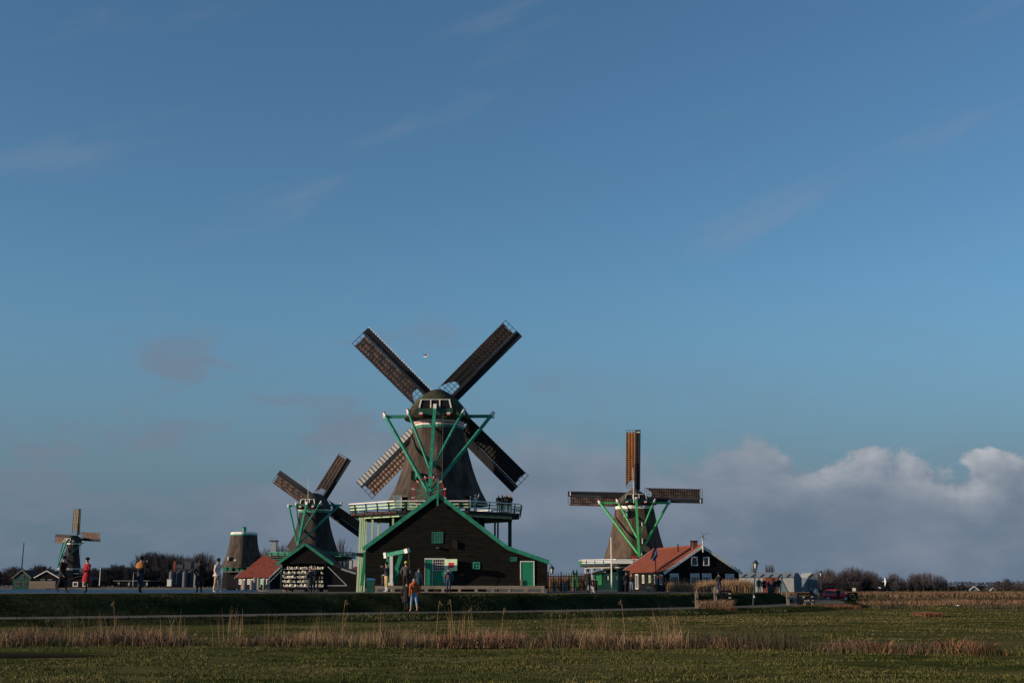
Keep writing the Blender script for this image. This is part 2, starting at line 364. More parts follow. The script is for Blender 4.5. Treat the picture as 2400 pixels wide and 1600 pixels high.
# ------------------------------------------------------------------ grass and reeds
rng = np.random.default_rng(11)
def np_mesh(name, V, F, m, kind='stuff', label=None, cat=None):
    me = bpy.data.meshes.new(name); nv = len(V); nf = len(F); k = F.shape[1]
    me.vertices.add(nv); me.vertices.foreach_set('co', V.astype(np.float32).ravel())
    me.loops.add(nf * k); me.loops.foreach_set('vertex_index', F.astype(np.int32).ravel())
    me.polygons.add(nf); me.polygons.foreach_set('loop_start', np.arange(0, nf * k, k, dtype=np.int32)); me.polygons.foreach_set('loop_total', np.full(nf, k, dtype=np.int32))
    me.update(calc_edges=True); me.materials.append(m)
    return tag(link(name, me), label, cat, None, kind)
def zf_arr(P): return np.array([zfield(a, b) for a, b in P])
def blades(name, base, h, w, lean, m, label, cat='grass', tips=2):
    """ribbons of two segments: three triangles each"""
    n = len(base); a = rng.uniform(0, 2 * np.pi, n); d = np.stack([np.cos(a), np.sin(a), np.zeros(n)], 1)
    b = rng.uniform(0, 2 * np.pi, n); l = np.stack([np.cos(b), np.sin(b), np.zeros(n)], 1) * (lean * rng.uniform(.2, 1, n) * h)[:, None]
    up = np.zeros((n, 3)); up[:, 2] = h; w = (w if np.ndim(w) else np.full(n, w))[:, None]
    mid = base + up * .55 + l * .35; tip = base + up * np.clip(1 - .35 * lean, .4, 1) + l
    V = np.stack([base - d * w / 2, base + d * w / 2, mid - d * w * .42, mid + d * w * .42, tip], 1).reshape(-1, 3)
    o = (np.arange(n) * 5)[:, None]
    F = np.concatenate([o + np.array([[0, 1, 3]]), o + np.array([[0, 3, 2]]), o + np.array([[2, 3, 4]])])
    return np_mesh(name, V, F, m, 'stuff', label, cat)
def ditchY(x): return np.interp(x, [-40, -14, 0, 4, 12, 25], [35.3, 35.0, 34.6, 33.6, 30.2, 28.0])
def scatter(n, y0, y1, pw=1.0):
    y = y0 + (y1 - y0) * rng.uniform(0, 1, n) ** pw; x = rng.uniform(-1, 1, n) * (y * .44 + 3); return x, y
def clumpy(x, y, s, seed): return np.array([mnoise.noise(Vector((a * s, b * s * 1.6, seed))) for a, b in zip(x, y)])
# near meadow
x, y = scatter(125000, 21.5, 36, .85); k = (y < ditchY(x) + .2); x, y = x[k], y[k]
mudk = ~((y > 29.3) & (y < 32.5) & (x < -9.6)) ; x, y = x[mudk], y[mudk]
c = clumpy(x, y, .9, 3); z = zf_arr(np.stack([x, y], 1))
blades('near_grass', np.stack([x, y, z - .01], 1), np.clip(.042 + .10 * c + rng.uniform(0, .045, len(x)), .015, .2), rng.uniform(.008, .016, len(x)), 1.4, M['blade'], 'short green meadow grass in the foreground below the reeds')
x, y = scatter(90000, 35.5, 68, .8); k = (y > ditchY(x) + 1.2) & (y < 61 + x * .75); x, y = x[k], y[k]
c = clumpy(x, y, .55, 5); z = zf_arr(np.stack([x, y], 1))
blades('meadow_grass', np.stack([x, y, z - .01], 1), np.clip(.042 + .10 * c + rng.uniform(0, .04, len(x)), .015, .22), rng.uniform(.012, .026, len(x)), 1.5, M['blade_far'], 'olive meadow grass between the reeds and the path')
y = 60 + 90 * rng.uniform(0, 1, 60000) ** 1.3; x = (-8 + rng.uniform(0, 1, 60000) * (y * .44 + 12)); k = (y < 62 + x * 1.0) | ((x > 22) & (y < 106)); x, y = x[k], y[k]
k = (y < np.interp(x, [-10, 0, 10.8, 17.5, 22, 60], [56, 63, 74, 84, 100, 150])); x, y = x[k], y[k]
c = clumpy(x, y, .3, 6)
blades('far_meadow_grass', np.stack([x, y, np.zeros(len(x))], 1), np.clip(.05 + .09 * c + rng.uniform(0, .05, len(x)), .02, .22), rng.uniform(.025, .05, len(x)), 1.8, M['blade_far'], 'olive meadow grass stretching off to the right')
# tussocks: darker, taller tufts in clumps
x, y = scatter(60000, 22, 62, .9); c = clumpy(x, y, .45, 21) + .5 * clumpy(x, y, 1.4, 22); k = (c > .55) & ((y < ditchY(x)) | (y > ditchY(x) + 2)) & (y < 56 + x * .7) & ~((y > 29) & (y < 32.8) & (x < -9)); x, y, c = x[k], y[k], c[k]
blades('tussocks', np.stack([x, y, zf_arr(np.stack([x, y], 1)) - .01], 1), np.clip(.08 + .16 * (c - .4) + rng.uniform(0, .09, len(x)), .04, .3), rng.uniform(.008, .02, len(x)), .8, M['tuss'], 'darker grass tussocks dotted over the meadow')
# dike slope
i = rng.integers(0, 60, 34000); tt = rng.uniform(0, 1, 34000); ts = rng.uniform(.05, 2.0, 34000)
ok = []; 
for a, b, t in zip(i, tt, ts):
    p = LINE[a] * (1 - b) + LINE[a + 1] * b; n_ = NRM[a]; q = p + n_ * t
    if q.x < -40 or q.x > 26: continue
    zc = zcrest(p.y); ok.append((q.x, q.y, interp(t, [(0, .25), (.5, .56 * zc), (1.1, .92 * zc), (1.6, zc), (4, zc)])))
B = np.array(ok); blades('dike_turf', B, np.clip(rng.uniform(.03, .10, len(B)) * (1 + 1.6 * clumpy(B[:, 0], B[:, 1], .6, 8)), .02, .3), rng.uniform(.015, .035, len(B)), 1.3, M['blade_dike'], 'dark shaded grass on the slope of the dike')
# verge along the near edge of the path
i = rng.integers(8, 62, 12000); tt = rng.uniform(0, 1, 12000); ts = -4.6 - rng.uniform(0, 1, 12000) ** 1.5 * 2.2; ok = []
for a, b, t in zip(i, tt, ts):
    p = LINE[a] * (1 - b) + LINE[a + 1] * b; q = p + NRM[a] * t; ok.append((q.x, q.y, interp(t, [(-7.2, 0), (-4.75, .23)])))
B = np.array(ok); blades('verge_grass', B, rng.uniform(.05, .22, len(B)), rng.uniform(.012, .03, len(B)), .9, M['blade_dike'], 'grassy verge between the path and the meadow')
# reeds of the ditch
def ditch(name, n, x0, x1, hfun, w, lean, m, label, seed, thr=-1.0, depth=1.9, s=.8):
    x = rng.uniform(x0, x1, n); y = ditchY(x) + rng.uniform(0, depth, n); c = clumpy(x, y * 0 + seed, s, seed); k = c > thr; x, y, c = x[k], y[k], c[k]
    h = hfun(len(x), c); return blades(name, np.stack([x, y, np.zeros(len(x))], 1), h, rng.uniform(.5, 1.3, len(x)) * w, lean, m, label, 'reeds')
U = rng.uniform
ditch('reed_litter', 26000, -19, 17, lambda n, c: U(.10, .46, n) * (1 + .7 * c), .012, 1.3, M['reed_brown'], 'low brown dead reed leaves filling the ditch', 1, -.25)
ditch('reed_leaves', 9500, -19, 4.5, lambda n, c: U(.2, .62, n) * (1 + .5 * c), .008, .6, M['reed_tan'], 'dry tan reed leaves standing along the ditch', 2, -.2, s=1.1)
ditch('reed_bed', 3600, -19, -9.3, lambda n, c: U(.35, .72, n) * (1 + .3 * c), .012, .5, M['reed_brown'], 'dense brown reeds at the left end of the ditch', 3, -.4)
ditch('tall_reeds', 1100, -12.5, 4.5, lambda n, c: U(.65, 1.12, n) * (1 + .25 * c), .0065, .22, M['reed_tan'], 'thin tall tan reed stems rising above the ditch', 4, 0.0, s=1.1)
ditch('rushes', 9000, -5, 18, lambda n, c: U(.2, .62, n) * (1 + .5 * c), .012, .35, M['rush'], 'dark green brown rushes in clumps along the ditch', 5, .08, s=.55)
ditch('dock_leaves', 5200, -2.5, 18, lambda n, c: U(.15, .52, n) * (1 + .4 * c), .022, 1.0, M['reed_rust'], 'rusty brown dock leaves curling along the ditch', 6, .14, s=.7)
ditch('ditch_grass', 9000, -19, 18, lambda n, c: U(.1, .30, n), .012, .8, M['blade'], 'green grass edging the ditch', 7, -1, .9)
# single plumed reed stems
def plume(px, base_py, top_py, lab):
    Y = float(ditchY(np.array([xx(px, 34.5)]))[0]) + .9; p = at(px, 1500, Y); h = zz(top_py, Y)
    mb = MB(); a = Vector((0,0,0)); sg_ = rnd.choice((-1, 1)); pts = [Vector((.07 * sg_ * h * (t / 6) ** 2, 0, h * t / 6)) for t in range(7)]
    for u, v in zip(pts, pts[1:]): mb.tube(u, v, .005, .004, 4)
    o = mb.build('reed_stem', M['reed_tan'], loc=(p.x, Y, 0)); tag(o, lab, 'reed', 'tall reed stems with drooping plumes')
    mb = MB()
    for k in range(16):
        t = rnd.random(); e = pts[-1] + Vector((sg_ * t * rnd.uniform(.02, .10), rnd.uniform(-.03, .03), .03 - t * .12)); f = e + Vector((rnd.uniform(-.02, .05), rnd.uniform(-.03, .03), -.05))
        mb.beam(e, f, .012, .003)
    mb.build('plume', M['reed_brown'], o)
for px, tp, lab in ((1022, 1408, 'lone reed stem with the broadest drooping plume, right of the orange jacket'), (1110, 1424, 'reed stem with small plume below the middle of the barn'), (1175, 1424, 'reed stem with thin plume below the green barn door'),
                    (1465, 1406, 'slanting single reed stem below the right windmill'), (800, 1405, 'tall reed stem with plume left of the green bin'), (1062, 1404, 'thin upright reed stem below the person with teal jacket'), (268, 1410, 'single tall reed stem at the left end of the ditch')):
    plume(px, 1510, tp, lab)
# reed belts and tufts far to the right and by the yard
def belt(name, x0, x1, y0, y1, n, h0, h1, w, m, label, z=0.0, lean=.35, thr=-.6, s=.25, pxmin=0):
    x = U(x0, x1, n); y = U(y0, y1, n); c = clumpy(x, y, s, 12); k = (c > thr) & (x > (pxmin - 1200) / 3054 * y); x, y, c = x[k], y[k], c[k]
    return blades(name, np.stack([x, y, np.full(len(x), z)], 1), U(h0, h1, len(x)) * (1 + .35 * c), U(.5, 1.4, len(x)) * w, lean, m, label, 'reeds')
def P_(px, py, Y): return at(px, py, Y)
belt('reed_belt', 28.5, 62, 106, 113, 8000, .12, .5, .03, M['reed_far'], 'tan reed belt along the far side of the right meadow', thr=.12, lean=1.0, pxmin=2012)
belt('brown_reed_belt', 30, 75, 116, 150, 16000, .2, .5, .05, M['reed_far'], 'brown reed strip behind the tan belt on the right', pxmin=2005)
belt('far_reed_field', 52, 170, 190, 330, 20000, .3, .7, .10, M['reed_far'], 'pinkish brown far reed field below the right treeline', lean=.7)
belt('far_tan_reeds', 45, 135, 232, 262, 6000, .3, .8, .10, M['reed_far'], 'far band of brown reeds before the pale sheds', thr=-.05, lean=.8)
p0, p1 = xx(1632, 105.5), xx(1762, 105.5)
belt('house_reeds', p0, p1, 104, 107, 8500, .6, 1.25, .03, M['reed_tan'], 'tan reed hedge in front of the gabled house', 1.0, .3)
belt('fence_reeds', xx(1285, 150), xx(1370, 150), 146, 152, 4200, 1.0, 2.2, .05, M['reed_brown'], 'brown reed screen behind the iron fence', 1.05, .25)
belt('house_side_reeds', xx(1560, 119), xx(1640, 119), 116, 119, 3200, .5, 1.1, .03, M['reed_tan'], 'tan reeds behind the iron fence beside the house', 1.0, .3)
belt('gate_tuft', xx(1635, 80), xx(1712, 80), 79.0, 80.6, 2600, .3, 1.0, .016, M['reed_tan'], 'dry grass tuft around the two wooden posts', .12, .8, -.9)
belt('gate_litter', xx(1640, 79), xx(1722, 79), 78.0, 80.6, 2400, .15, .55, .02, M['reed_rust'], 'rusty leaves at the foot of the wooden posts', .1, 1.1, -.9)
belt('meadow_tuft', xx(2150, 70), xx(2192, 70), 69, 71.5, 2200, .15, .34, .02, M['reed_rust'], 'low pinkish tuft standing alone in the right meadow', 0, .6, -.9)
belt('ditch_edge_right', 26, 55, 92, 97, 6000, .15, .5, .03, M['rush'], 'dark grass line across the right meadow', 0, .7, .0)
belt('gate_bushes', xx(1855, 93), xx(1990, 93), 90, 94, 4500, .15, .5, .025, M['reed_rust'], 'low brown scrub around the black field gate', .05, .9, -.5)
# ------------------------------------------------------------------ windmills
def mpp(py, Y): return at(1201, py, Y).x - at(1200, py, Y).x
def oct_ring(Rr, z, rot, ch=4.0):
    out = []
    for k in range(8):
        for s in (-1, 1):
            a = rot + R(45 * k + s * ch); out.append((Rr * math.cos(a), Rr * math.sin(a), z))
    return out
def oct_plan(ap, rot=R(22.5)): return [(ap / math.cos(R(22.5)) * math.cos(rot + R(45 * k)), ap / math.cos(R(22.5)) * math.sin(rot + R(45 * k))) for k in range(8)]
def setm(o, T): o.matrix_local = T; return o
def Tz(loc, yaw): return Matrix.Translation(Vector(loc)) @ Matrix.Rotation(yaw, 4, 'Z')

def make_sail(root, T, L, lw, bw, cloth, r0, tw0, tw1, bars=24, board='sail_board', cloth_r0=.30, panel=False, teeth=False, tipmark=False):
    def P(c, r, off=0.0):
        t = r / L; a = tw0 + (tw1 - tw0) * t
        return Vector((c * math.cos(a) + off * math.sin(a) * -1, c * math.sin(a) + off * math.cos(a), r))
    mb = MB(); mb.beam((0, 0, -.25), (0, 0, L * .5), .28, .32, up=(0,1,0)); mb.beam((0, 0, L * .5), (0, 0, L), .17, .2, up=(0,1,0))
    sail = setm(mb.build('sail', M['sail_board'], root), T)
    mb = MB(); n = 14; rs = [r0 * .8 + (L * 1.0 - r0 * .8) * k / n for k in range(n + 1)]
    if panel:                                       # pale boards between the bars
        for k in range(bars):
            ra = r0 + (L - r0) * k / bars; rb = r0 + (L - r0) * (k + .72) / bars
            mb.add([P(.12, ra), P(.12 + bw, ra), P(.12 + bw, rb), P(.12, rb), P(.12, ra, .03), P(.12 + bw, ra, .03), P(.12 + bw, rb, .03), P(.12, rb, .03)], [(0,1,2,3),(7,6,5,4),(0,4,5,1),(1,5,6,2),(2,6,7,3),(3,7,4,0)])
        mb.build('windboard', M['panel_white'], sail)
        mb = MB()
        for k in range(bars + 1):
            r = r0 + (L - r0) * (k - .14) / bars; mb.beam(P(.05, r, -.03), P(.16 + bw, r, -.03), .06, .05, up=(0,1,0))
        mb.build('board_batten', M['sail_board'], sail)['kind'] = 'stuff'
    else:
        mb.rings([[P(.10, r), P(.10 + bw, r), P(.10 + bw, r, .04), P(.10, r, .04)] for r in rs]); mb.build('windboard', M[board], sail)
    mb = MB()
    for k in range(bars + 1):
        r = r0 + (L * .995 - r0) * k / bars; mb.beam(P(-.02, r), P(-lw - .06, r), .05, .05, up=(0,1,0))
    for q in (1.0, .68, .36):
        for a, b in zip(rs, rs[1:]): mb.beam(P(-lw * q, max(a, r0), -.01), P(-lw * q, b, -.01), .045, .045, up=(1,0,0))
    lat = mb.build('lattice', M['lattice'], sail); lat['kind'] = 'stuff'
    if cloth:
        mb = MB(); nc, nr = 9, bars * 2; rows = []
        for j in range(nr + 1):
            row = []
            for i in range(nc + 1):
                c = -.10 - (lw - .12) * i / nc; s = i / nc
                ra = r0 + (L - r0) * (cloth_r0 - .04 - (cloth_r0 - .06) * (max(0, (s - .35) / .65)) ** 1.6 + .05 * s * (1 - s) * 4 * .3)
                r = ra + (L * (.965 - .012 * math.sin(s * 3.1)) - ra) * j / nr
                puff = .05 + .05 * abs(math.sin(math.pi * 3 * s)) * abs(math.sin(math.pi * j / 2)) + .02 * mnoise.noise(Vector((c * 2, r, 3)))
                row.append(P(c, r, puff))
            rows.append(row)
        mb.rings(rows, closed=False, cap=False); mb.build('sailcloth', M[cloth], sail, smooth=True)
    if teeth:
        for k in range(30):
            r = r0 * 1.2 + (L - r0 * 1.25) * k / 29; mb = MB(); mb.box(P(.13 + bw, r, -.01), (.13, .06, .14)); mb.build('edge_pad', M['white'], sail)
    if tipmark:
        mb = MB(); mb.box(P(.1 + bw * .45, L * .965, -.03), (bw * .9, .04, .16)); mb.build('tip_mark', M['white'], sail)
    return sail

def make_cap(root, T, w, h, length, ex, mats, window=(.52, .27, .52), lip=.10):
    st = [(-1.0, .74, .55), (-.93, .80, .66), (-.80, .88, .80), (-.58, .96, .93), (-.2, 1.0, 1.0), (.25, .98, 1.02), (.65, .86, 1.0), (.9, .68, .9), (1.0, .5, .75)]
    n = 22; rings = []
    for y, a, b in st:
        row = []
        for k in range(n + 1):
            t = -1 + 2 * k / n; s = abs(t); ang = s * math.pi / 2
            xq = math.sin(ang) ** (2 / ex); zq = math.cos(ang) ** (2 / ex)
            flare = 1 + .05 * max(0, .3 - zq) / .3
            row.append(Vector((math.copysign(xq * a * w * flare, t), y * length, zq * b * h)))
        row += [Vector((a * w * .93, y * length * .98, -lip)), Vector((-a * w * .93, y * length * .98, -lip))]
        rings.append(row)
    mb = MB(); mb.rings(rings); cap = setm(mb.build('cap', mats, root, smooth=False), T)
    # opening at the back
    ww, z0, z1 = window[0] * w, window[1] * h, window[2] * h; y = -length - .03
    mb = MB(); mb.prism([(-ww, z0), (ww, z0), (ww * .86, z1), (-ww * .86, z1)], y, y + .5); win = mb.build('cap_opening', M['void'], cap)
    mb = MB(); mb.beam((-ww * .9, y - .05, z1 + .03), (ww * .9, y - .05, z1 + .03), .05, .05); mb.build('opening_lintel', M['white'], win)
    for q0, q1 in ((-.95, -.84), (-.27, -.27), (.27, .27), (.95, .84)):
        mb = MB(); mb.beam((ww * q0, y - .05, z0), (ww * q1, y - .05, z1), .10 if abs(q0) < .5 else .12, .07); mb.build('opening_post', M['white'], win)
    mb = MB(); mb.box((0, y + .02, z0 * .5 + .02), (ww * 2.1, .22, z0 * .8)); mb.build('cap_sill', M['dark_green'], cap)
    for sx in (-1, 1):
        b = MB(); b.box((sx * ww * .82, y - .22, z0 * .30), (.30, .5, .14)); o = b.build('beam_end', M['white'], cap)
        b = MB(); b.box((sx * ww * .82, y - .225, z0 * .30 - .14), (.29, .5, .13)); b.build('beam_end_lower', M['red'], cap)
    return cap

def make_tail(root, T, long_half, long_z, short_half, short_z, rear, foot, join_s, join_l, g, w=.28, wheel=0.0, top_z=.9, long_y=.2):
    """beams and braces that turn the cap, all in the frame of the cap"""
    def put(name, mb, m, parent=None): 
        o = mb.build(name, m, parent or root)
        return setm(o, T) if parent is None else o
    foot = Vector(foot); top = Vector((0, -rear - .35, top_z))
    mb = MB(); mb.beam((-long_half, long_y, long_z), (long_half, long_y, long_z), w * .9, w * 1.05); lb = put('long_beam', mb, g)
    mb = MB(); mb.beam((-short_half, -rear * .86, short_z), (short_half, -rear * .86, short_z), w * .85); sb = put('short_beam', mb, g)
    for s in (-1, 1):
        mb = MB(); mb.box((s * (long_half + .1), long_y, long_z - .02), (.28, w * 1.2, w * 1.2)); mb.build('beam_tip', M['white'], lb)
        mb = MB(); mb.box((s * (short_half + .1), -rear * .86, short_z), (.24, w, w)); mb.build('beam_tip', M['white'], sb)
    mb = MB(); mb.beam(top + (top - foot).normalized() * -.2, foot, w * 1.05, w * 1.1); tp = put('tail_pole', mb, g)
    d = (top - foot).normalized(); mb = MB(); mb.beam(top - d * .2, top + d * .3, w * 1.1, w * 1.15); mb.build('pole_tip', M['white'], tp)
    for s in (-1, 1):
        for hw, yy, z, j, ww in ((long_half, long_y - .2, long_z, join_l, w * .8), (short_half, -rear * .86 - .2, short_z, join_s, w * .62)):
            a = Vector((s * hw * .985, yy, z)); b = top.lerp(foot, j) + Vector((s * .12, 0, 0)); e = (a - b).normalized()
            mb = MB(); mb.beam(a, b, ww, ww * 1.1); br = put('brace', mb, g)
            mb = MB(); mb.beam(a + e * .02, a + e * .50, ww * 1.08, ww * 1.15); mb.build('brace_tip', M['white'], br)
            mb = MB(); mb.beam(a + e * .502, a + e * .58, ww * 1.1, ww * 1.17); mb.build('brace_end', M['red'], br)
    if wheel:
        c = foot + Vector((0, -.25, .15)); n = 36; mb = MB()
        pts = [c + Vector((math.cos(2 * math.pi * k / n), 0, math.sin(2 * math.pi * k / n))) * wheel for k in range(n)]
        for k in range(n): mb.beam(pts[k], pts[(k + 1) % n], .085, .085, up=(0,1,0))
        wh = put('winch_wheel', mb, M['red'])
        for k in range(12):
            a = math.pi * 2 * (k + .5) / 12; dv = Vector((math.cos(a), 0, math.sin(a)))
            mb = MB(); mb.beam(c + dv * .12, c + dv * wheel, .07, up=(0,1,0)); mb.build('spoke', g, wh)
            mb = MB(); mb.beam(c + dv * (wheel - .08), c + dv * (wheel + .16), .085, up=(0,1,0)); mb.build('handle', M['white'], wh)
        mb = MB(); mb.tube(c + Vector((0, -.22, 0)), c + Vector((0, .3, 0)), .16, .16, 10); mb.build('winch_drum', M['steel'], wh)

def make_stage(root, ap, z, thick, rail_h, posts, top_m, rail_m, post_m, deck_m, edge_m, per_side=4, lean=.18, sides=range(8)):
    pl = oct_plan(ap); mb = MB(); mb.plan(pl, z - thick, z); deck = mb.build('stage_deck', M[deck_m], root)
    inner = oct_plan(ap * .90)
    for k in sides:
        a, b = Vector((*pl[k], 0)), Vector((*pl[(k + 1) % 8], 0)); mid = (a + b) / 2; out = mid.normalized(); d = (b - a).normalized()
        def q(p, h): return p + out * (lean * h) + Vector((0, 0, z + h))
        mb = MB(); mb.beam(q(a, rail_h), q(b, rail_h), .13, .09); rl = mb.build('railing', M[top_m], root)
        for h in (.68, .36):
            mb = MB(); mb.beam(q(a, rail_h * h), q(b, rail_h * h), .05, .10); mb.build('rail', M[rail_m], rl)
        for i in range(per_side):
            p = a.lerp(b, (i + .5) / per_side); mb = MB(); mb.beam(q(p, -.06) + out * .1, q(p, rail_h - .04) + out * .07, .10, .07); mb.build('railing_post', M[post_m], rl)
        ia, ib = Vector((*inner[k], 0)), Vector((*inner[(k + 1) % 8], 0))
        mb = MB(); mb.beam(ia + Vector((0,0,z - thick - .13)), ib + Vector((0,0,z - thick - .13)), .18, .25); mb.build('stage_beam', M[edge_m], root)
    for (x, y, x2, y2, w, m) in posts:
        mb = MB(); mb.beam((x2, y2, 0), (x, y, z - thick - .26), w); mb.build('stage_post', M[m], root)
    return deck

def make_mill(name, label, Y0, cx, zb, rows, rot, body_m, cap_spec, yaw, hub, L_px, theta, lw, bw, cloths, tail, green, stage=None, bands=(), base=None, tw=(R(20), R(7)), bars=24, wheel=0, panels=(), teeth=(), tipmark=False, tilt=R(4), r0f=.135, cap_m=None, cloth_r0=.2):
    X0 = at(cx, rows[0][0], Y0).x; loc = Vector((X0, Y0, zb)); root = thing(name, label, 'windmill', loc)
    mb = MB(); rings = []
    for py, hp in rows: rings.append(oct_ring(hp * mpp(py, Y0) / .965, zz(py, Y0) - zb, rot))
    rings = rings[::-1]; fine = []
    for a, b in zip(rings, rings[1:]):
        for t in (0, .5): fine.append([Vector(p).lerp(Vector(q), t) for p, q in zip(a, b)])
    fine.append(rings[-1]); mb.rings(fine); mb.build('body', M[body_m], root)
    for py0, py1, hp, m in bands:
        mb = MB(); yf = Y0 - hp * mpp(py1, Y0); mb.rings([oct_ring(hp * mpp(py1, Y0) / .965 + .05, zz(py1, yf) - zb, rot), oct_ring(hp * mpp(py0, Y0) / .965 + .05, zz(py0, yf) - zb, rot)]); mb.build('band', M[m], root)
    if base:
        mb = MB(); hp, py = base; mb.rings([oct_ring(hp * mpp(1350, Y0) / .965 + .25, -.3, rot, 1), oct_ring(hp * mpp(py, Y0) / .965, zz(py, Y0) - zb, rot, 1)]); mb.build('lower_body', M['tar_dark'], root)
    pyb, pya, hp, ex, length = cap_spec; cz = zz(pyb, Y0) - zb; w = hp * mpp(pyb, Y0); h = zz(pya, Y0) - zz(pyb, Y0)
    T = Tz((0, 0, cz), -yaw)
    make_cap(root, T, w, h, length, ex, cap_m or M['cap_thatch'])
    (lh, lpy), (sh, spy), (fpx, fpy, fy), js, jl, tz, tw_ = tail
    foot_w = at(fpx, fpy, Y0 - fy * math.cos(yaw)); foot_l = T.inverted() @ Vector((foot_w.x - X0, -fy * math.cos(yaw), foot_w.z - zb)); foot_l.x = 0
    make_tail(root, T, lh * mpp(lpy, Y0), zz(lpy, Y0) - zb - cz, sh * mpp(spy, Y0 - 2.5), zz(spy, Y0 - 2.5) - zb - cz, length, foot_l, js, jl, green, tw_, wheel, top_z=tz)
    hx, hpy, hy = hub; Hw = at(hx, hpy, Y0 + hy); Hl = Vector((Hw.x - X0, hy, Hw.z - zb)); L = L_px * mpp(hpy, Y0 + hy)
    ax = Matrix.Translation(Hl) @ Matrix.Rotation(-yaw, 4, 'Z') @ Matrix.Rotation(tilt, 4, 'X')
    mb = MB(); mb.tube((0, -hy * .8, 0), (0, .5, 0), .3, .34, 10); setm(mb.build('windshaft', M['dark_wood'], root), ax)
    for i, c in enumerate(cloths):
        Ti = ax @ Matrix.Rotation(theta + i * math.pi / 2, 4, 'Y') @ Matrix.Translation((0, .12 * (i % 2), 0))
        make_sail(root, Ti, L, lw, bw, c, L * r0f, tw[0], tw[1], bars, panel=i in panels, teeth=i in teeth, tipmark=tipmark, cloth_r0=cloth_r0)
    return root, loc, X0, cz

cap_mossy = M['moss']
# --- the big mill in the middle
Y1, ZB = 117.0, PZ
rows = [(992, 56), (1010, 58), (1035, 63), (1071, 72), (1100, 80), (1125, 88.5), (1150, 99), (1172, 110.5), (1185, 116)]
main, mloc, MX, mcz = make_mill('windmill', 'biggest windmill, brown thatched body on a railed stage behind the black barn', Y1, 1027, ZB, rows, R(-84), 'thatch',
    (985, 913, 74, 1.5, 2.9), R(2.2), (1030, 958, 4.3), 258, R(45), 1.5, .62, ['cloth_shaded', 'cloth_shadow', 'cloth', 'cloth'],
    ((125, 975), (63, 969), (1021, 1160, 7.3), .70, .96, .75, .27), M['green'], wheel=1.35, base=(107, 1205), panels=(2,), teeth=(3,), cap_m=cap_mossy,
    bands=[(981, 986.8, 57.5, 'white'), (987, 989.4, 57.2, 'red'), (989.6, 993.4, 57.5, 'white'), (993.6, 1000, 57.3, 'green')])
def rel(px, py, Y): 
    p = at(px, py, Y); return Vector((p.x - MX, p.y - Y1, p.z - ZB))
dz = zz(1207, Y1) - ZB
posts = []
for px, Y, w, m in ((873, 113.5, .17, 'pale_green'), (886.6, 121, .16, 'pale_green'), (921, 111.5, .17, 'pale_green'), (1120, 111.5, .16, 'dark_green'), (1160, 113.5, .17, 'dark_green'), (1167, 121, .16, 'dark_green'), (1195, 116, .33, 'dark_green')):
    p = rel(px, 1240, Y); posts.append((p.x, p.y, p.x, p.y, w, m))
for px, bx, Y, w in ((845.5, 837.5, 112.6, .17), (850.8, 842.8, 113.0, .13), (854.6, 846.6, 113.4, .10), (859.5, 852.8, 116.5, .16)):
    a, b = rel(px, 1216, Y), rel(bx, 1372, Y); posts.append((a.x, a.y, b.x, b.y, w, 'pale_green'))
make_stage(main, 7.45, dz, .22, .80, posts, 'white', 'pale_green', 'dark_green', 'dark_wood', 'pale_green', 4, .2)
mb = MB(); p = rel(847, 1299, 113.2); mb.box((p.x - .05, p.y - .3, p.z), (.60, 1.2, .26)); mb.build('post_strap', M['iron'], main)
mb = MB(); a, b = rel(857, 1293, 112), rel(848, 1372, 112); mb.beam(a, b, .28, .2); mb.build('stage_brace', M['door_green'], main)
for i in range(5):
    a_, b_ = Vector((*oct_plan(7.45)[4], 0)), Vector((*oct_plan(7.45)[5], 0)); p = a_.lerp(b_, (i + .5) / 5); mb = MB(); mb.box((p.x * 1.012, p.y * 1.012, dz - .17), (.16, .16, .14)); mb.build('red_bolt', M['red'], main)
# things on the body: side window, doors, panels
def on_body(px, py, wpx, hpx, name, m, Y, proud=.0, parent=None, d=.12):
    c = rel(px, py, Y); k = mpp(py, Y); mb = MB(); mb.box((c.x, c.y - proud, c.z), (wpx * k, d, hpx * k)); return mb.build(name, M[m], parent or main)
w = on_body(968, 1114, 8, 21, 'body_window', 'void', 113.6, .05, d=.5)
on_body(974.5, 1113, 4, 22, 'window_shutter', 'green', 113.3, .15, w, d=.3); on_body(976.5, 1110, 1, 14, 'shutter_edge', 'white', 113.1, .15, w, d=.3)
dr = on_body(948, 1182, 15, 40, 'stage_door', 'void', 112.3, .1, d=.6)
on_body(948, 1162.5, 16, 4, 'door_lintel', 'plank', 112.0, .16, dr, d=.3); on_body(940.8, 1182, 2, 40, 'door_jamb', 'white', 112.0, .1, dr, d=.3)
on_body(930, 1182, 19, 44, 'door_leaf', 'bluegrey', 112.0, .1, dr, d=.12)
on_body(967, 1187, 24, 18, 'stage_panel', 'pale_green', 109.9, 0, d=.1)
on_body(977, 1179.5, 6, 4, 'red_marker', 'red', 109.8, 0)
d2 = on_body(1096, 1182, 12, 40, 'stage_door', 'void', 112.3, .1, d=.8); on_body(1102.5, 1176, 2, 26, 'door_jamb', 'grey_paint', 112.0, .1, d2, d=.3)
# rope and crossbar on the tail
mb = MB(); a, b = rel(1038.5, 968, 113.4), rel(1036, 1150, 109.9); mb.tube(a, b, .013, .013, 5); mb.build('rope', M['plank'], main)
mb = MB(); a, b = rel(1006, 1113, 110.6), rel(1029, 1110, 110.6); mb.beam(a, b, .12); mb.build('tail_crossbar', M['steel'], main)

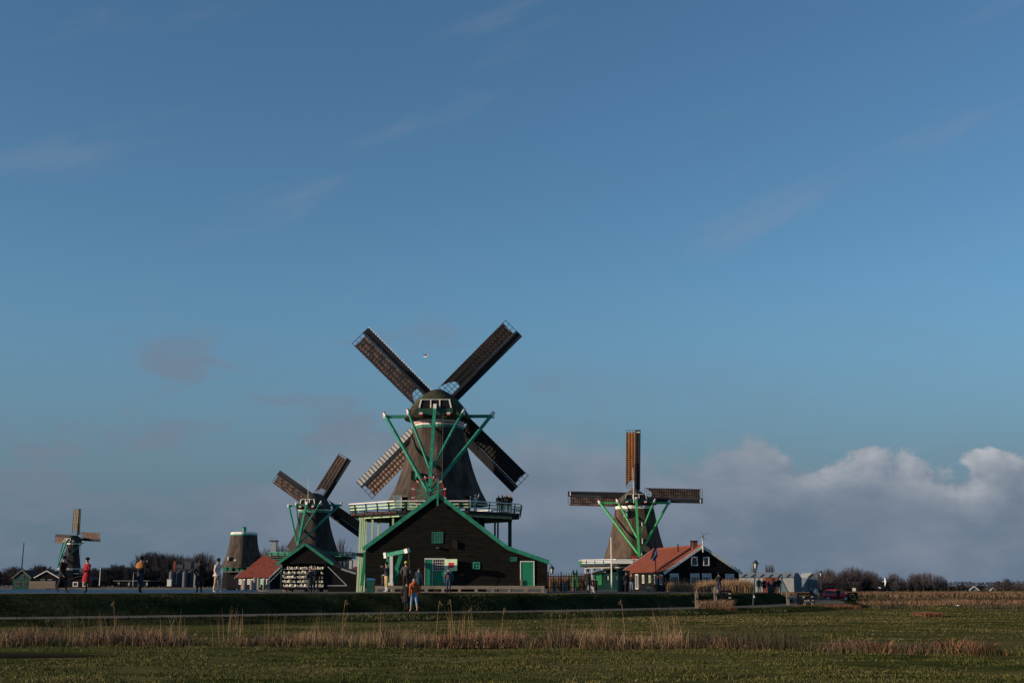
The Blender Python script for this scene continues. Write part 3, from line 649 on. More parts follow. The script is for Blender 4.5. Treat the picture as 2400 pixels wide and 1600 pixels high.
# --- the mill to the left of it
Y2 = 190.0
rows = [(1197, 33), (1215, 34.5), (1235, 38.5), (1255, 44), (1275, 50.5), (1294, 57), (1302, 60)]
m2, l2, X2, c2 = make_mill('windmill', 'dark windmill behind the clog stall, sails tilted, left of the biggest mill', Y2, 736, ZB, rows, R(-80), 'thatch_dark',
    (1192, 1155, 36, 1.6, 2.6), R(13), (747, 1180, 3.8), 127, R(34), 1.45, .62, ['cloth', 'cloth_shaded', None, 'cloth'],
    ((64, 1184), (29.5, 1181), (716, 1280, 6.2), .72, .93, .55, .26), M['green'], base=(58, 1308), bars=24,
    bands=[(1190.5, 1195, 34, 'white'), (1195.2, 1200, 34, 'green')])
def rel2(px, py, Y):
    p = at(px, py, Y); return Vector((p.x - X2, p.y - Y2, p.z - ZB))
ps = []
for px, Y in ((803, 188), (811, 191), (816, 186), (826, 190), (690, 187), (660, 190)):
    p = rel2(px, 1320, Y); ps.append((p.x, p.y, p.x, p.y, .2, 'dark_green' if px != 826 else 'white'))
make_stage(m2, 5.95, zz(1305, Y2) - ZB, .18, .62, ps, 'green', 'green', 'dark_green', 'dark_wood', 'dark_green', 3, .2)
mb = MB(); a, b = rel2(722, 1174, 187), rel2(722, 1120, 187); mb.tube(a, b, .045, .02, 5); mast = mb.build('mast', M['white'], m2)

# --- the mill on the right
Y3 = 190.0
rows = [(1189, 43.5), (1200, 45.5), (1225, 50), (1250, 55.5), (1275, 62), (1298, 69), (1309, 72)]
m3, l3, X3, c3 = make_mill('windmill', 'right windmill with an orange upright sail behind the house with red tiled roof', Y3, 1487, ZB, rows, R(-62), 'thatch_warm',
    (1182, 1143, 50, 1.12, 3.0), R(1), (1489, 1165, 4.2), 158, R(1.2), 1.42, .62, ['cloth_orange', 'cloth_shaded', None, 'cloth'],
    ((81, 1178), (42.5, 1176), (1487, 1308, 7.0), .66, .92, .55, .30), M['green2'], base=(70, 1320), bars=25, tipmark=True, tw=(R(4), R(-8)), cloth_r0=.16,
    bands=[(1183.5, 1191, 43.5, 'white')], cap_m=M['thatch_warm'])
def rel3(px, py, Y):
    p = at(px, py, Y); return Vector((p.x - X3, p.y - Y3, p.z - ZB))
ps = []
for px, Y in ((1371, 184), (1377.5, 193), (1387, 182), (1394, 192), (1410.5, 182.5), (1437, 182), (1560, 188), (1590, 190)):
    p = rel3(px, 1345, Y); ps.append((p.x, p.y, p.x, p.y, .17, 'white'))
make_stage(m3, 7.9, zz(1324, Y3) - ZB, .2, .70, ps, 'white', 'white', 'green2', 'dark_wood', 'white', 4, .25)
def on3(px, py, wpx, hpx, name, m, Y, parent=None, d=.1):
    c = rel3(px, py, Y); k = mpp(py, Y); mb = MB(); mb.box(c, (wpx * k, d, hpx * k)); return mb.build(name, M[m], parent or m3)
on3(1458, 1316, 50, 8, 'stage_screen', 'white', 181.6)
on3(1466, 1202, 8, 18, 'name_board', 'pale_green', 186.9, d=.5)
for px, py, hp in ((1504, 1228, 9), (1505, 1267, 14), (1503, 1295, 13)):
    wn = on3(px - 3, py, 5, hp, 'body_window', 'void', 185.6, d=1.2); on3(px, py, 1.8, hp, 'window_shutter', 'white', 185.2, wn, d=.9)
mb = MB(); a, b = rel3(1485.5, 1178, 186.3), rel3(1483.3, 1095, 186.3); mb.tube(a, b, .06, .03, 6); mb.build('flagpole', M['white'], m3)
mb = MB(); c = rel3(1487, 1307, 182.8); mb.box(c, (.6, .4, .5)); mb.build('winch', M['red'], m3)

# --- the far mill at the left edge
Y4 = 400.0
rows = [(1274, 13), (1290, 14.5), (1310, 17), (1330, 20.5), (1342, 23)]
m4, l4, X4, c4 = make_mill('windmill', 'small far windmill across the river at the left edge', Y4, 171, 1.2, rows, R(-60), 'thatch_dark',
    (1270, 1254, 17, 1.6, 2.3), R(24), (181, 1260, 3.6), 68, R(3.5), 1.9, .7, ['cloth_pale', 'cloth', None, 'cloth'],
    ((30, 1271), (14, 1269), (140, 1328, 6.5), .72, .95, .6, .36), M['green'], base=(24, 1345), bars=18, tw=(R(12), R(5)),
    bands=[(1270, 1275, 13.5, 'white')])
make_stage(m4, 3.6, zz(1336, Y4) - 1.2, .2, .6, [], 'white', 'white', 'dark_green', 'dark_wood', 'dark_green', 2, .2)

# --- the mill stump without cap and sails
Y5 = 345.0; px5 = at(570, 1300, Y5)
mb = MB(); root5 = thing('mill_stump', 'brown thatched windmill body without cap or sails across the river', 'windmill', (px5.x, Y5, 1.2))
rr = [(1251, 29.5), (1270, 31), (1290, 35), (1310, 41), (1327, 48), (1331, 50)]
mb.rings([oct_ring(h_ * mpp(p_, Y5) / .965, zz(p_, Y5) - 1.2, R(-86)) for p_, h_ in rr][::-1]); mb.build('body', M['thatch'], root5)
mb = MB(); mb.rings([oct_ring(30 * mpp(1250, Y5) / .965, zz(1252, Y5) - 1.2, R(-86)), oct_ring(29 * mpp(1250, Y5) / .965, zz(1247, Y5) - 1.2, R(-86))]); mb.build('rim', M['white'], root5)
mb = MB(); mb.rings([oct_ring(30.2 * mpp(1250, Y5) / .965, zz(1255, Y5) - 1.2, R(-86)), oct_ring(29.8 * mpp(1250, Y5) / .965, zz(1252.2, Y5) - 1.2, R(-86))]); mb.build('band', M['green'], root5)
k5 = mpp(1245, Y5); mb = MB(); mb.rings([oct_ring(5.2 * k5, zz(1248, Y5) - 1.2, 0), oct_ring(5.0 * k5, zz(1237, Y5) - 1.2, 0), oct_ring(6.2 * k5, zz(1236, Y5) - 1.2, 0), oct_ring(1 * k5, zz(1233, Y5) - 1.2, 0)]); mb.build('chimney', M['door_green'], root5)
mb = MB(); mb.rings([oct_ring(47 * k5, -.2, R(-86)), oct_ring(44 * k5, zz(1329, Y5) - 1.2, R(-86))]); lb = mb.build('lower_body', M['tar_dark'], root5)
for px in (527, 540, 556, 567, 582):
    p = at(px, 1333, Y5 - 5.0); mb = MB(); mb.box((p.x - px5.x, -5.0, p.z - 1.2), (.9, .3, 1.0)); mb.build('green_panel', M['green'], root5)
mb = MB(); p = at(552, 1339, Y5 - 5.4); mb.box((0, -5.3, p.z - 1.2), (9.4, .5, .2)); mb.build('ledge', M['pier'], root5)
for px, py, a, b in ((535, 1308, .35, 1.0), (552, 1312, .55, .4)):
    p = at(px, py, Y5 - 4.3); mb = MB(); mb.box((p.x - px5.x, -4.4, p.z - 1.2), (a, .8, b)); mb.build('body_window', M['white'], root5)
# ------------------------------------------------------------------ buildings
def boxpx(root, px0, px1, py0, py1, Y, d, name, m, parent=None, proud=0.0):
    """box whose front face stands at distance Y - proud, d deep, parented to a thing (local = world - root)"""
    y = Y - proud; a, b = at(px0, py1, y), at(px1, py0, y); o = root.location
    mb = MB(); mb.box(((a.x + b.x) / 2 - o.x, y + d / 2 - o.y, (a.z + b.z) / 2 - o.z), (b.x - a.x, d, b.z - a.z))
    return mb.build(name, M[m] if isinstance(m, str) else m, parent or root)
def L_(root, px, py, Y): return at(px, py, Y) - root.location
def clap(mb, zs, xl, xr, y, step=.03):
    rows = []
    for z0, z1 in zip(zs, zs[1:]):
        rows.append([(xl(z0), y - step, z0), (xr(z0), y - step, z0)]); rows.append([(xl(z1), y, z1), (xr(z1), y, z1)])
    mb.rings(rows, closed=False, cap=False)
def line_x(p, q): return lambda z: p[0] + (q[0] - p[0]) * min(1, max(0, (z - p[1]) / (q[1] - p[1])))
# --- black barn of the big mill
YB = 103.0
barn = thing('barn', 'black timber barn with green bargeboards in front of the biggest windmill', 'barn', (xx(1025, YB), YB, PZ))
ba = {k: L_(barn, *v, YB) for k, v in dict(l0=(857, 1376), l1=(857, 1284), ap=(1025, 1160), bd=(1190, 1285), r1=(1283, 1317), r0=(1283, 1376)).items()}
XZ = lambda k: (ba[k].x, ba[k].z)
def barn_xl(z): return ba['l1'].x if z < ba['l1'].z else line_x(XZ('l1'), XZ('ap'))(z)
def barn_xr(z):
    if z < ba['r1'].z: return ba['r1'].x
    if z < ba['bd'].z: return line_x(XZ('r1'), XZ('bd'))(z)
    return line_x(XZ('bd'), XZ('ap'))(z)
zs = list(np.linspace(.35, ba['ap'].z - .02, 32)); mb = MB(); clap(mb, zs, barn_xl, barn_xr, 0, .017); mb.build('front_wall', M['tar'], barn)
DB = 4.8
mb = MB(); mb.prism([XZ('l0'), XZ('l1'), XZ('ap'), XZ('bd'), XZ('r1'), XZ('r0')], .06, DB); mb.build('wall', M['tar'], barn)
up = Vector((0, 0, .14))
for a, b, n in (('l1', 'ap', 'roof'), ('ap', 'bd', 'roof'), ('bd', 'r1', 'lean_to_roof')):
    p, q = ba[a] + up, ba[b] + up; mb = MB(); mb.prism([(p.x, p.z - .12), (q.x, q.z - .12), (q.x, q.z + .05), (p.x, p.z + .05)], -.05, DB + .3); mb.build(n, M['roof_dark'], barn)
for a, b in (('l1', 'ap'), ('ap', 'bd'), ('bd', 'r1')):
    p, q = ba[a] + Vector((0, -.2, .05)), ba[b] + Vector((0, -.2, .05)); d = (q - p).normalized()
    if a == 'l1': p -= d * .25
    if b == 'r1': q += d * .12
    mb = MB(); mb.beam(p, q, .10, .31); mb.build('bargeboard', M['green'], barn)
mb = MB(); p = L_(barn, 1025.5, 1185, YB - .4); mb.beam((p.x, -.36, p.z), (p.x, -.36, ba['ap'].z + 1.3), .14, .10); mb.build('ridge_finial', M['green'], barn)
def window(root, px0, px1, py0, py1, Y, nx, ny, fr, pane, fw=2.0, name='window', bw=.8, proud=.06):
    w = boxpx(root, px0, px1, py0, py1, Y, .08, name, pane, None, .04)
    for (a, b, c, d) in ((px0, px1, py0, py0 + fw), (px0, px1, py1 - fw, py1), (px0, px0 + fw, py0 + fw, py1 - fw), (px1 - fw, px1, py0 + fw, py1 - fw)):
        boxpx(root, a, b, c, d, Y, .09, 'frame', fr, w, proud + .02)
    for i in range(1, nx):
        x = px0 + (px1 - px0) * i / nx; boxpx(root, x - bw / 2, x + bw / 2, py0 + fw, py1 - fw, Y, .05, 'glazing_bar', fr, w, proud)
    for j in range(1, ny):
        y = py0 + (py1 - py0) * j / ny; boxpx(root, px0 + fw, px1 - fw, y - bw / 2, y + bw / 2, Y, .05, 'glazing_bar', fr, w, proud - .004)
    return w
window(barn, 1012, 1038.5, 1246, 1272, YB, 4, 1, 'green', 'glass_green', 1.6, bw=1.2)
window(barn, 1108, 1125, 1316, 1333.5, YB, 2, 2, 'green', 'void', 3.4, bw=2.4)
window(barn, 1196, 1211.5, 1305, 1314.5, YB, 2, 1, 'green', 'glass_green', 1.5, bw=1.5, name='vent')
lamp = boxpx(barn, 1022, 1029, 1281, 1285, YB, .3, 'wall_lamp', 'steel', None, .3)
h = boxpx(barn, 1060, 1072, 1265, 1283, YB, .1, 'hatch', 'void', None, .05)
mb = MB(); a = L_(barn, 1060, 1265, YB); b = L_(barn, 1060, 1283, YB); mb.add([(a.x, -.05, a.z), (a.x + .42, -.22, a.z - .1), (b.x + .42, -.22, b.z - .1), (b.x, -.05, b.z), (a.x + .04, -.03, a.z), (a.x + .46, -.20, a.z - .1), (b.x + .46, -.20, b.z - .1), (b.x + .04, -.03, b.z)], [(0,1,2,3),(7,6,5,4),(0,4,5,1),(1,5,6,2),(2,6,7,3),(3,7,4,0)]); mb.build('hatch_door', M['tar_dark'], h)
# big double door
dd = boxpx(barn, 997, 1013, 1310, 1371, YB, .08, 'door', 'door_green', None, .05)
boxpx(barn, 995, 1044, 1307.5, 1310, YB, .1, 'door_head', 'white', dd, .10)
for x in (995, 1013, 1041.5): boxpx(barn, x, x + 1.7, 1310, 1371, YB, .1, 'door_jamb', 'white', dd, .09)
window(barn, 1015, 1041, 1310, 1336, YB, 5, 4, 'white', 'void', 1.0, bw=.9)
boxpx(barn, 1015, 1041, 1336.2, 1371, YB, .08, 'half_door', 'door_green', None, .055)
sh = MB(); a, b = L_(barn, 1043.5, 1309.5, YB), L_(barn, 1071, 1337, YB - .5)
sh.add([(a.x, -.14, a.z), (b.x, -.42, a.z), (b.x, -.42, b.z), (a.x, -.14, b.z), (a.x, -.09, a.z), (b.x, -.37, a.z), (b.x, -.37, b.z), (a.x, -.09, b.z)], [(0,1,2,3),(7,6,5,4),(0,4,5,1),(1,5,6,2),(2,6,7,3),(3,7,4,0)])
so = sh.build('open_shutter', M['pale_green'], barn)
def on_sh(t0, t1, z0, z1, off, name, m):
    q = lambda t, z, o_: (a.x + (b.x - a.x) * t, -.14 - .28 * t - o_, a.z + (b.z - a.z) * z)
    mb = MB(); mb.add([q(t0, z0, off), q(t1, z0, off), q(t1, z1, off), q(t0, z1, off), q(t0, z0, 0), q(t1, z0, 0), q(t1, z1, 0), q(t0, z1, 0)], [(0,1,2,3),(7,6,5,4),(0,4,5,1),(1,5,6,2),(2,6,7,3),(3,7,4,0)]); mb.build(name, M[m], so)
on_sh(.22, .80, .25, .80, .012, 'panel_border', 'white'); on_sh(.27, .74, .29, .74, .024, 'red_panel', 'red')
gd = boxpx(barn, 1221, 1250.5, 1316, 1373.5, YB, .08, 'green_door', 'door_green', None, .05)
for (x0, x1, y0, y1) in ((1219, 1252.5, 1314, 1316), (1219, 1221, 1316, 1373.5), (1250.5, 1252.5, 1316, 1373.5)): boxpx(barn, x0, x1, y0, y1, YB, .1, 'door_frame', 'white', gd, .09)
boxpx(barn, 1219, 1224, 1358, 1373, YB, .1, 'post_stub', 'plank', None, .2)
# platform along the barn
plat = thing('plank_platform', 'low weathered plank platform along the foot of the black barn', 'platform', (xx(1075, 101.2), 101.2, PZ))
x0, x1 = L_(plat, 878, 1373, 101.2).x, L_(plat, 1276, 1373, 101.2).x
for i in range(7):
    mb = MB(); mb.box(((x0 + x1) / 2, .14 + i * .262, .50 + .004 * (i % 3)), (x1 - x0 - .1 * rnd.random(), .245, .06)); mb.build('deck_plank', M['plank'], plat)
mb = MB(); mb.box(((x0 + x1) / 2, .0, .40), (x1 - x0, .06, .22)); mb.build('fascia', M['plank'], plat)
for i in range(11):
    mb = MB(); mb.box((x0 + .15 + (x1 - x0 - .3) * i / 10, .02, .15), (.24, .2, .30)); mb.build('support', M['plank'], plat)
mb = MB(); mb.box(((x0 + x1) / 2, -.02, .02), (x1 - x0 + .3, .35, .12)); mb.build('sleeper', M['wood'], plat)
# the loading frame in front of the barn wall
cr = thing('hoist_frame', 'green loading hoist frame with white ends leaning against the barn wall', 'hoist', (xx(925, 101.6), 101.6, PZ + .5))
def crb(a, b, w, h, m, name, par=None):
    mb = MB(); mb.beam(L_(cr, *a), L_(cr, *b), w, h, up=(0,1,0)); return mb.build(name, M[m], par or cr)
jib = crb((906, 1300.5, 101.6), (957, 1289, 100.4), .30, .3, 'green', 'jib')
crb((902.5, 1301, 101.68), (908, 1300, 101.55), .44, .40, 'white', 'jib_end', jib); crb((950.5, 1291, 100.55), (957.5, 1288.5, 100.36), .34, .33, 'white', 'jib_end', jib)
crb((909.5, 1302, 101.6), (908, 1368, 101.6), .26, .26, 'green', 'upright'); crb((917.2, 1303, 101.2), (917.2, 1368, 101.2), .24, .24, 'white', 'post')
crb((941, 1296, 100.9), (918.5, 1366, 101.6), .30, .26, 'green', 'brace'); crb((943, 1297, 101.4), (927.5, 1366, 101.9), .24, .22, 'green', 'brace')
crb((901, 1367.5, 101.6), (922, 1368.5, 101.6), .2, .3, 'white', 'foot'); crb((957, 1291, 100.4), (960, 1330, 100.6), .03, .03, 'plank', 'rope')
# green waste bin
bn = thing('waste_bin', 'green waste bin with blue lid left of the platform', 'bin', at(869, 1389, 96)); k = mpp(1370, 96)
mb = MB(); mb.rings([[(-7.5*k, -.3, 0), (7.5*k, -.3, 0), (7.5*k, .3, 0), (-7.5*k, .3, 0)], [(-9.5*k, -.36, .92), (9.5*k, -.36, .92), (9.5*k, .36, .92), (-9.5*k, .36, .92)]]); mb.build('body', M['bin'], bn)
mb = MB(); mb.rings([[(-10*k, -.4, .925), (10*k, -.4, .925), (10*k, .4, .925), (-10*k, .4, .925)], [(-10*k, -.4, 1.0), (10*k, -.4, 1.0), (10*k, .4, 1.0), (-10*k, .4, 1.0)], [(-8.5*k, -.2, 1.09), (8*k, -.2, 1.05), (8*k, .3, 1.05), (-8.5*k, .3, 1.09)]]); mb.build('lid', M['bluebin'], bn)
for s in (-1, 1):
    mb = MB(); mb.tube((s * .2 - .03, .33, .09), (s * .2 + .03, .33, .09), .09, .09, 10); mb.build('wheel', M['tyre'], bn)
mb = MB(); mb.box((.26, -.33, .97), (.12, .1, .05)); mb.build('handle', M['white'], bn)

def lantern(root, x, y, z, s, par=None):
    """hexagonal lantern head, base at z"""
    def ring(r, zz_): return [(x + r * math.cos(R(60 * k + 30)), y + r * math.sin(R(60 * k + 30)), zz_) for k in range(6)]
    mb = MB(); mb.rings([ring(.12 * s, z), ring(.21 * s, z + .42 * s)]); g = mb.build('lantern_glass', M['lampglass'], root)
    for k in range(6):
        a, b = ring(.128 * s, z)[k], ring(.218 * s, z + .42 * s)[k]; mb = MB(); mb.beam(a, b, .03 * s); mb.build('lantern_bar', M['lampgreen'], g)
    mb = MB(); mb.rings([ring(.29 * s, z + .42 * s), ring(.27 * s, z + .47 * s), ring(.10 * s, z + .64 * s), ring(.03 * s, z + .74 * s)]); mb.build('lantern_roof', M['lampgreen'], root)
    mb = MB(); mb.rings([ring(.07 * s, z - .08 * s), ring(.14 * s, z - .002)]); mb.build('lantern_base', M['lampgreen'], root)
wl = thing('wall_lantern', 'small dark lantern on a bracket at the right corner of the black barn', 'lantern', at(1284, 1320, YB))
mb = MB(); mb.beam((0, 0, .05), (.30, 0, -.10), .05); mb.build('bracket', M['iron'], wl); lantern(wl, .32, 0, -.75, .85)

# --- clog stall
YS = 118.0
st = thing('clog_stall', 'small dark gabled stall with green bargeboards and shelves of pale clogs', 'stall', (xx(716, YS), YS, PZ))
q = lambda px, py, dy=0.0: L_(st, px, py, YS + dy)
gl, ga, gr = q(652, 1320), q(716, 1275), q(778, 1320)
mb = MB(); mb.prism([(gl.x, gl.z), (gr.x, gr.z), (ga.x, ga.z)], -.02, .08); mb.build('gable', M['tar_dark'], st)
for a, b in ((gl, ga), (ga, gr)):
    mb = MB(); mb.prism([(a.x, a.z), (b.x, b.z), (b.x, b.z + .14), (a.x, a.z + .14)], -.12, 5.0); mb.build('roof', M['roof_dark'], st)
    d = (b - a).normalized(); mb = MB(); mb.beam(a + Vector((0, -.2, .02)) - d * (.2 if a is gl else -.0), b + Vector((0, -.2, .02)) + d * (.2 if b is gr else 0), .08, .25); mb.build('bargeboard', M['green'], st)
for px0, px1 in ((659, 664), (758, 765)): boxpx(st, px0, px1, 1318, 1376, YS, .25, 'corner_post', 'tar_dark')
x_l, x_r = q(664, 1350).x, q(758, 1350).x; zf, zt = q(700, 1375).z, q(700, 1320).z
for x in (x_l - .1, x_r + .12):
    mb = MB(); mb.box((x, 2.5, (zf + zt) / 2), (.1, 4.6, zt - zf)); mb.build('side_wall', M['tar_dark'], st)
mb = MB(); mb.box(((x_l + x_r) / 2, 1.3, (zf + zt) / 2), (x_r - x_l, .1, zt - zf)); mb.build('back_wall', M['tar_dark'], st)
mb = MB(); mb.box(((x_l + x_r) / 2, .3, zf - .08), (x_r - x_l + .3, 2.2, .14)); mb.build('floor', M['tar_dark'], st)
for px0, px1, m in ((662, 671, 'plank'), (677, 686, 'plank'), (713, 720, 'wood'), (748, 756, 'tar_dark')): boxpx(st, px0, px1, 1377, 1388, YS, .5, 'footing', m)
for px in (694.5, 724): boxpx(st, px - 1, px + 1, 1321, 1374, YS, .1, 'shelf_upright', 'tar_dark', None, .36)
cols = [(665, 693.5), (695.5, 723), (725, 757.5)]; shelf_py = [1332, 1342.5, 1352.5, 1363, 1373]
clog_me = MB(); prof = [(-.13, .035, .03), (-.11, .05, .085), (-.03, .05, .06), (.05, .055, .075), (.10, .045, .085), (.14, .015, .10)]
clog_me.rings([[(x, -w_, 0), (x, -w_, h_ * .6), (x, -w_ * .5, h_), (x, w_ * .5, h_), (x, w_, h_ * .6), (x, w_, 0)] for x, w_, h_ in prof]); clog_me = clog_me.mesh('wooden_clog', M['clog'], True)
for ri, py in enumerate(shelf_py):
    for ci, (c0, c1) in enumerate(cols):
        boxpx(st, c0, c1, py, py + 1.6, YS, .55, 'shelf', 'shelf', None, .32)
        boxpx(st, c0, c1, py + 1.6, py + 3.0, YS, .05, 'shelf_edge', 'tar_dark', None, .28)
        nn = 7
        for k in range(nn):
            if ri == 0 and ci == 0 and k < 2: continue
            px = c0 + (c1 - c0) * (k + .5 + rnd.uniform(-.25, .25)) / nn; p = at(px, py, YS - .25)
            o = link('wooden_clog', clog_me, None, (p.x, YS - .18 + rnd.uniform(-.08, .1), p.z + .005), (0, 0, R(rnd.choice((-90, 90, -60, -120, 0, 180)) + rnd.uniform(-20, 20))))
            s = rnd.uniform(1.1, 1.6); o.scale = (s, s, s * rnd.uniform(.9, 1.8)); tag(o, 'pale wooden clog on the %s shelf of the stall, %s section' % (('top', 'second', 'middle', 'fourth', 'bottom')[ri], ('left', 'middle', 'right')[ci]), 'clog', 'clogs on the %s shelf, %s section' % (('top', 'second', 'middle', 'fourth', 'bottom')[ri], ('left', 'middle', 'right')[ci]))
# open side flaps with their props
fl = [((641, 1346), (661, 1326)), ((630, 1366), (662, 1334)), ((637, 1350), (662, 1329))]
for a, b in fl[:2]:
    mb = MB(); mb.beam(q(*a, -.6), q(*b, .0), .06); mb.build('flap_prop', M['grey_paint'], st)
mb = MB(); mb.add([q(650, 1327, -.6), q(661, 1322, -.1), q(662, 1329, -.1), q(651, 1330, -.6)], [(0,1,2,3)]); mb.build('flap', M['white'], st)
pr = thing('prop_frame', 'thin grey triangular prop frame right of the clog stall', 'frame', at(790, 1372, 117.5))
for a, b in (((768.5, 1327), (813, 1371.5)), ((768, 1371.5), (813.5, 1371.5))):
    mb = MB(); mb.beam(L_(pr, *a, 117.4), L_(pr, *b, 117.4), .07); mb.build('bar', M['grey_paint'], pr)
# dark low shed beside it
YD = 126.0
ds = thing('low_shed', 'low black shed with one grey roof edge between the stall and the stage posts', 'shed', (xx(800, YD), YD, PZ))
o = ds.location; pl = [L_(ds, *v, YD) for v in ((768, 1386), (768, 1318), (798, 1331), (838, 1345), (838, 1386))]
mb = MB(); mb.prism([(p.x, p.z) for p in pl], 0, 5); mb.build('wall', M['tar_dark'], ds)
mb = MB(); mb.prism([(pl[1].x, pl[1].z), (pl[2].x, pl[2].z), (pl[3].x + .2, pl[3].z), (pl[3].x + .2, pl[3].z + .1), (pl[2].x, pl[2].z + .1), (pl[1].x, pl[1].z + .1)], -.1, 5.2); mb.build('roof', M['roof_dark'], ds)
mb = MB(); mb.beam(L_(ds, 800, 1332.5, YD - .2), L_(ds, 834, 1343.5, YD - .2), .06, .17); mb.build('roof_edge', M['grey_paint'], ds)
rs_ = thing('low_roof_house', 'tiny white house with a dark red roof under the left mill stage', 'house', (xx(828, 260), 260, 1.1))
boxpx(rs_, 818, 840, 1312, 1345, 260, 6, 'wall', 'shed_wall'); mb = MB(); a, b = L_(rs_, 812, 1340, 255), L_(rs_, 846, 1326, 255); mb.add([(a.x, -5, a.z), (b.x, -5, a.z), (b.x, 0, b.z), (a.x + 1, 0, b.z)], [(0,1,2,3)]); mb.build('roof', M['tile_dark'], rs_)

# --- gabled house on the right
def tiled(mb, o, ux, uy, nx, ny, amp, step):
    """pantiles: waves across, small steps down the slope; o corner, ux along the ridge, uy down the slope"""
    nrm = ux.cross(uy).normalized(); 
    if nrm.z < 0: nrm = -nrm
    rows = []
    for j in range(ny):
        for t, s in ((j / ny, 0.0), ((j + .98) / ny, step)):
            rows.append([o + ux * (i / nx) + uy * t + nrm * (s + amp * math.sin(i * math.pi / 2)) for i in range(nx + 1)])
    mb.rings(rows, closed=False, cap=False)
def gable_house(name, label, corner, rz, W, Ln, eh, ah, wall_m, roof_m, trim_m, ov=.25, tiles=(160, 22), side_roof=True, zb=1.0, cat='house'):
    h = thing(name, label, cat, (corner[0], corner[1], zb), rz)
    mb = MB(); zs = list(np.linspace(-.4, ah - .05, int((ah + .4) / .24))); sl = lambda z: 0 if z < eh else W / 2 * (z - eh) / (ah - eh)
    clap(mb, zs, sl, lambda z: W - sl(z), 0, .025); mb.build('front_wall', M[wall_m], h)
    mb = MB(); mb.prism([(0, -.4), (W, -.4), (W, eh), (W / 2, ah), (0, eh)], .05, Ln); mb.build('wall', M[wall_m], h)
    s = (ah - eh) / (W / 2)
    for sd in (-1, 1):
        top = Vector((W / 2, -.2, ah + .10)); ux = Vector((0, Ln + .4, 0)); uy = Vector((sd * (W / 2 + ov), 0, -s * (W / 2 + ov)))
        mb = MB(); tiled(mb, top, ux, uy, tiles[0], tiles[1], .022, .03); mb.build('roof', M[roof_m], h, smooth=False)
        mb = MB(); a = top + Vector((0, -.06, -.12)); b = a + uy; mb.beam(a, b, .07, .26); mb.build('bargeboard', M[trim_m], h)
        mb = MB(); a = top + Vector((0, Ln + .45, -.12)); b = a + uy; mb.beam(a, b, .07, .26); mb.build('bargeboard', M[trim_m], h)
    mb = MB(); mb.tube((W / 2, -.2, ah + .10), (W / 2, Ln + .2, ah + .10), .11, .11, 8); mb.build('ridge_tiles', M[roof_m], h)
    return h
def hwin(h, x0, x1, z0, z1, nx, ny, fr, pane, fw=.09, bw=.04, side=False, curtain=False):
    def B(a, b, c, d, y0, y1): 
        mb = MB(); mb.box(((a + b) / 2, (y0 + y1) / 2, (c + d) / 2), (b - a, y1 - y0, d - c)) if not side else mb.box(((y0 + y1) / 2, (a + b) / 2, (c + d) / 2), (y1 - y0, b - a, d - c)); return mb
    w = B(x0, x1, z0, z1, -.06, .02).build('window', M[pane], h)
    for f in ((x0, x1, z1 - fw, z1), (x0, x1, z0, z0 + fw), (x0, x0 + fw, z0 + fw, z1 - fw), (x1 - fw, x1, z0 + fw, z1 - fw)): B(*f, -.12, 0).build('frame', M[fr], w)
    for i in range(1, nx): c = x0 + (x1 - x0) * i / nx; B(c - bw / 2, c + bw / 2, z0 + fw, z1 - fw, -.09, 0).build('glazing_bar', M[fr], w)
    for j in range(1, ny): c = z0 + (z1 - z0) * j / ny; B(x0 + fw, x1 - fw, c - bw / 2, c + bw / 2, -.085, 0).build('glazing_bar', M[fr], w)
    if curtain: B(x0 + fw, x1 - fw, z1 - (z1 - z0) * .32, z1 - fw, -.068, -.03).build('blind', M['shelf'], w)
    return w
HA = at(1560.5, 1386, 130); HW, HL, HZ = 7.85, 14.6, 1.0
eh, ah = zz(1339, 130) - HZ, zz(1280, 131.4) - HZ
house = gable_house('gabled_house', 'black gabled house with red tiled roof and white bargeboards', (HA.x, 130), R(13), HW, HL, eh, ah, 'tar_dark', 'tile', 'white', zb=HZ)
def hx(px): # along the front wall
    r = (px - 1200) / 3054; return (r * 130 - HA.x) / (math.cos(R(13)) - r * math.sin(R(13)))
def hz(py, x): return zz(py, 130 + x * math.sin(R(13))) - HZ
for a, b, c, d, nx, ny, cu in ((1621, 1636, 1304, 1325, 1, 1, 0), (1649, 1663.5, 1304.5, 1325, 1, 1, 0), (1570, 1590.5, 1343, 1368, 3, 4, 1), (1618, 1639, 1343, 1368, 3, 3, 1), (1646, 1667, 1343, 1368, 3, 3, 1), (1700, 1720, 1344, 1369, 3, 3, 1)):
    x0, x1 = hx(a), hx(b); xm = (x0 + x1) / 2; hwin(house, x0, x1, hz(d, xm), hz(c, xm), nx, ny, 'white', 'glass', curtain=bool(cu))
for k, (y0, w_, z0, z1, m) in enumerate(((.55, .9, .75, 1.75, 'white'), (2.4, .7, .8, 1.75, 'white'), (4.3, .5, .95, 1.7, 'pale_green'), (6.3, .6, .9, 1.75, 'white'), (8.3, .9, .3, 1.85, 'white'))):
    hwin(house, y0, y0 + w_, z0, z1, 2, 1, m, 'glass', side=True)
mb = MB(); mb.box((HW / 2 - .35, 1.2, ah + .05), (.55, .6, 1.0)); ch = mb.build('chimney', M['brick'], house)
mb = MB(); mb.box((HW / 2 - .35, 1.2, ah + .58), (.66, .7, .07)); mb.build('chimney_cap', M['roof_dark'], ch)
mb = MB(); mb.tube((HW / 2 - .9, 4.4, ah - .6), (HW / 2 - .9, 4.4, ah + .35), .07, .07, 8); mb.build('flue', M['iron'], house)
mb = MB(); mb.beam((HW / 2, -.36, ah - .6), (HW / 2, -.36, ah + .82), .11, .09); mk = mb.build('finial_post', M['white'], house)
